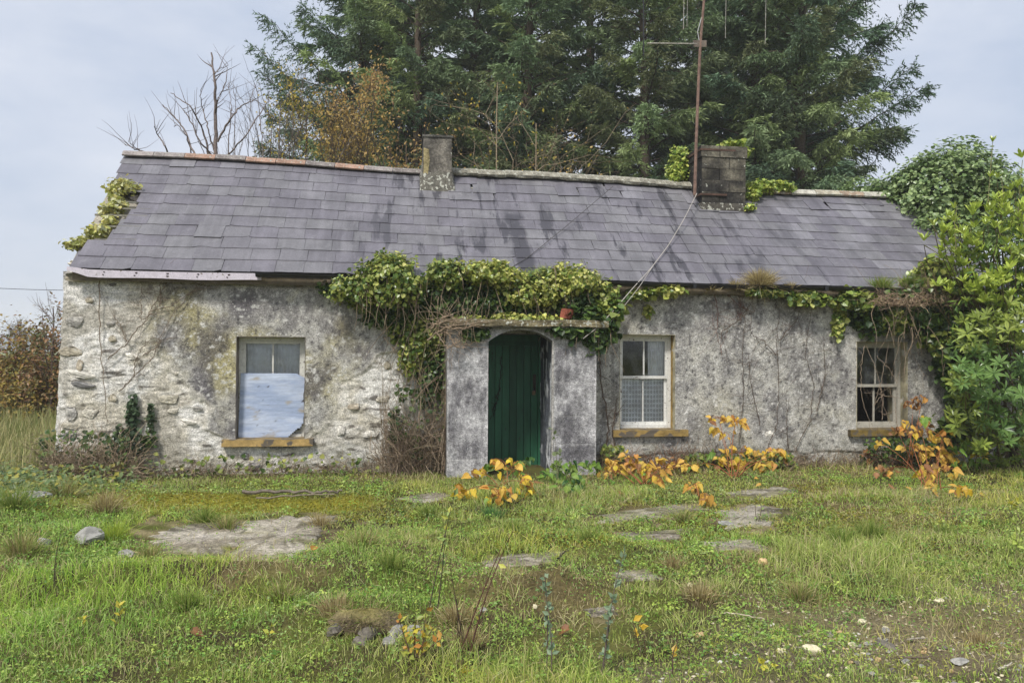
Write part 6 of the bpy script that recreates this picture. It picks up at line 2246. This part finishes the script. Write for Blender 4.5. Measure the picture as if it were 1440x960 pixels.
for nm, n, h0, cols, thr, w in (('grass', 225000, .1, [sr(164, 184, 88), sr(190, 202, 110), sr(130, 156, 70), sr(212, 212, 144)], 0, .0040), ('dry_grass', 95000, .115, [sr(200, 186, 136), sr(168, 152, 106), sr(212, 200, 158)], 1, .0036)):
    x, y = scatter(n, 3.3, 12.5)
    ok = cull(x, y)
    pt = fbm(x*1.2, y*1.2, 401, 4)
    if thr:
        ok &= rng.random(n) < np.clip(.3+f_straw(x, y)*.8+pt, 0, 1)
    else:
        ok &= rng.random(n) < np.clip(.8+pt*1.6-.5*f_straw(x, y), .1, 1)
    x, y, pt = x[ok], y[ok], pt[ok]
    n = len(x)
    tall = np.clip(.55+ss(-.1, .3, fbm(x*.8, y*.8, 402, 3))*1.1+.45*np.exp(-((x-3.6)/1.2)**2-((y-6.8)/.8)**2)+.8*ss(.12, .3, fbm(x*2.6, y*2.6, 405, 3)), .3, 2.2)
    h = h0*rng.uniform(.4, 1.2, n)*tall
    az = rng.uniform(0, 6.28, n)
    ln = np.abs(rng.normal(.15, .5 if not thr else .75, n))
    d = np.stack([np.cos(az)*np.sin(ln), np.sin(az)*np.sin(ln), np.cos(ln)], -1)
    c_ = pal(cols, n, .22)
    if not thr:
        c_ = mixc(c_, c_*np.array([1.25, 1.12, .9]), ss(-.05, .2, fbm(x*.9, y*.9, 403, 3)))
        c_ = mixc(c_, c_*np.array([.8, 1.05, .8]), ss(.0, .2, fbm(x*.6+9, y*.6, 404, 3)))
    g = G()
    blades(g, np.stack([x, y, gh(x, y)-.006], -1), d, h, w*rng.uniform(.7, 1.4, n)*(y/5)**.5, np.clip(c_, 0, 1))
    g.obj(nm, M['grass'], kind='stuff')
# creeping leafy weeds: buttercup, clover, moss
n = 110000
x, y = scatter(n, 3.3, 11.5)
pt = fbm(x*1.6, y*1.6, 411, 4)
ok = cull(x, y) & (rng.random(n) < np.clip(.55+pt*3.2, .05, 1))
x, y, pt = x[ok], y[ok], pt[ok]
n = len(x)
c_ = pal([sr(130, 164, 70), sr(152, 184, 82), sr(104, 140, 60), sr(174, 188, 86)], n, .28)
c_ = mixc(c_, sr(168, 160, 70)*np.ones((n, 3)), ss(.16, .3, fbm(x*2, y*2, 412, 3))*.7)
g = G()
g.inst(OVAL, np.stack([x, y, gh(x, y)+rng.uniform(.0, .05, n)], -1), basis(rng.normal(size=(n, 3))*.55+[0, -.15, 1.], rdir(n)), rng.uniform(.009, .026, n)*(y/5)**.4, c_)
g.obj('ground_cover', M['leaf'], kind='stuff')
# the same weeds in low domes
nc = 5200
cx_, cy_ = scatter(nc, 3.3, 10.5)
ok = cull(cx_, cy_) & (rng.random(nc) < np.clip(.42+fbm(cx_*1.3, cy_*1.3, 415, 3)*3.4, .05, 1))
cx_, cy_ = cx_[ok], cy_[ok]
nc, m_ = len(cx_), 26
rad = rng.uniform(.04, .11, (nc, 1))*(cy_[:, None]/5)**.4
d = rdir(nc*m_).reshape(nc, m_, 3)
d[..., 2] = np.abs(d[..., 2])
x, y = cx_[:, None]+d[..., 0]*rad, cy_[:, None]+d[..., 1]*rad
z = gh(x, y)+d[..., 2]*rad*.75
nn = d.reshape(-1, 3)*.8+rng.normal(size=(nc*m_, 3))*.35+[0, 0, .6]
cc_ = np.repeat(pal([sr(130, 172, 74), sr(158, 192, 90), sr(102, 144, 62), sr(184, 200, 98), sr(152, 170, 110)], nc, .2), m_, 0)*rng.uniform(.8, 1.2, (nc*m_, 1))
g = G()
g.inst(OVAL, np.stack([x.ravel(), y.ravel(), z.ravel()], -1), basis(nn, rdir(nc*m_)), (rng.uniform(.008, .016, (nc, 1))*rng.uniform(.8, 2.2, (nc, m_))*(cy_[:, None]/5)**.4).ravel(), np.clip(cc_, 0, 1))
g.obj('creeping_weeds', M['leaf'], kind='stuff')
# moss on the path edge
n = 42000
x, y = rng.uniform(-5.5, 4.5, n), rng.uniform(6.3, 9.6, n)
u, v = uz(x, y)
d_ = fbm(x*1.4, y*3.2, 421, 4)
ok = (cull(x, y) & (d_ > .02) & (v < -.5)) | (rng.random(n) < f_moss(x, y))
x, y = x[ok], y[ok]
g = G()
g.inst(OVAL, np.stack([x, y, gh(x, y)+.008], -1), basis(rng.normal(size=(len(x), 3))*.4+[0, 0, 1.], rdir(len(x))), rng.uniform(.02, .04, len(x)), pal([sr(140, 136, 44), sr(116, 120, 40), sr(160, 150, 60)], len(x)))
g.obj('moss', M['leaf'], kind='stuff')
# nettles, docks and bramble leaves, left of the house and along the wall
n = 9000
x, y = rng.uniform(-7.6, -3.2, n), rng.uniform(6.1, 9.8, n)
ok = cull(x, y) & (rng.random(n) < ss(.25, -.9, (x+4.4)+.25*(8-y)+fbm(x*1.5, y*1.5, 431)*1.4))
x, y = x[ok], y[ok]
g = G()
g.inst(OVAL, np.stack([x, y, gh(x, y)+rng.random(len(x))**1.5*.26], -1), basis(rng.normal(size=(len(x), 3))*.5+[0, -.4, .9], rdir(len(x))+[0, 0, -.2]), rng.uniform(.04, .085, len(x)), pal([sr(104, 128, 76), sr(126, 146, 86), sr(84, 106, 66), sr(168, 160, 72), sr(140, 150, 104)], len(x)))
g.obj('undergrowth', M['leaf'], kind='stuff')
# long dry meadow grass beyond the gable
n = 16000
x, y = rng.uniform(-15, -5.6, n), rng.uniform(9., 19, n)
u, v = uz(x, y)
ok = (u < UL-.05) & (x > -.75*y-1.5)
x, y = x[ok], y[ok]
n = len(x)
az, ln = rng.uniform(0, 6.28, n), np.abs(rng.normal(.1, .25, n))
g = G()
blades(g, np.stack([x, y, gh(x, y)], -1), np.stack([np.cos(az)*np.sin(ln), np.sin(az)*np.sin(ln), np.cos(ln)], -1), rng.uniform(.25, .62, n), rng.uniform(.009, .018, n), pal([sr(178, 172, 118), sr(150, 156, 96), sr(190, 182, 134), sr(126, 140, 80)], n))
g.obj('meadow_grass', M['grass'], kind='stuff')

# ---------------------------------------------------------------- thin mist in the air
g = G().box((-1000, -1000, -6), (1000, 1000, 21))
hz = g.obj('haze', M['dark'], kind='stuff')
m, t, o = mat_new('haze')
pv = N(t, 'ShaderNodeVolumePrincipled', i_Density=HAZE)
pv.inputs['Color'].default_value = (.93, .95, 1., 1)
L(t, pv.outputs[0], o.inputs['Volume'])
hz.data.materials.clear()
hz.data.materials.append(m)
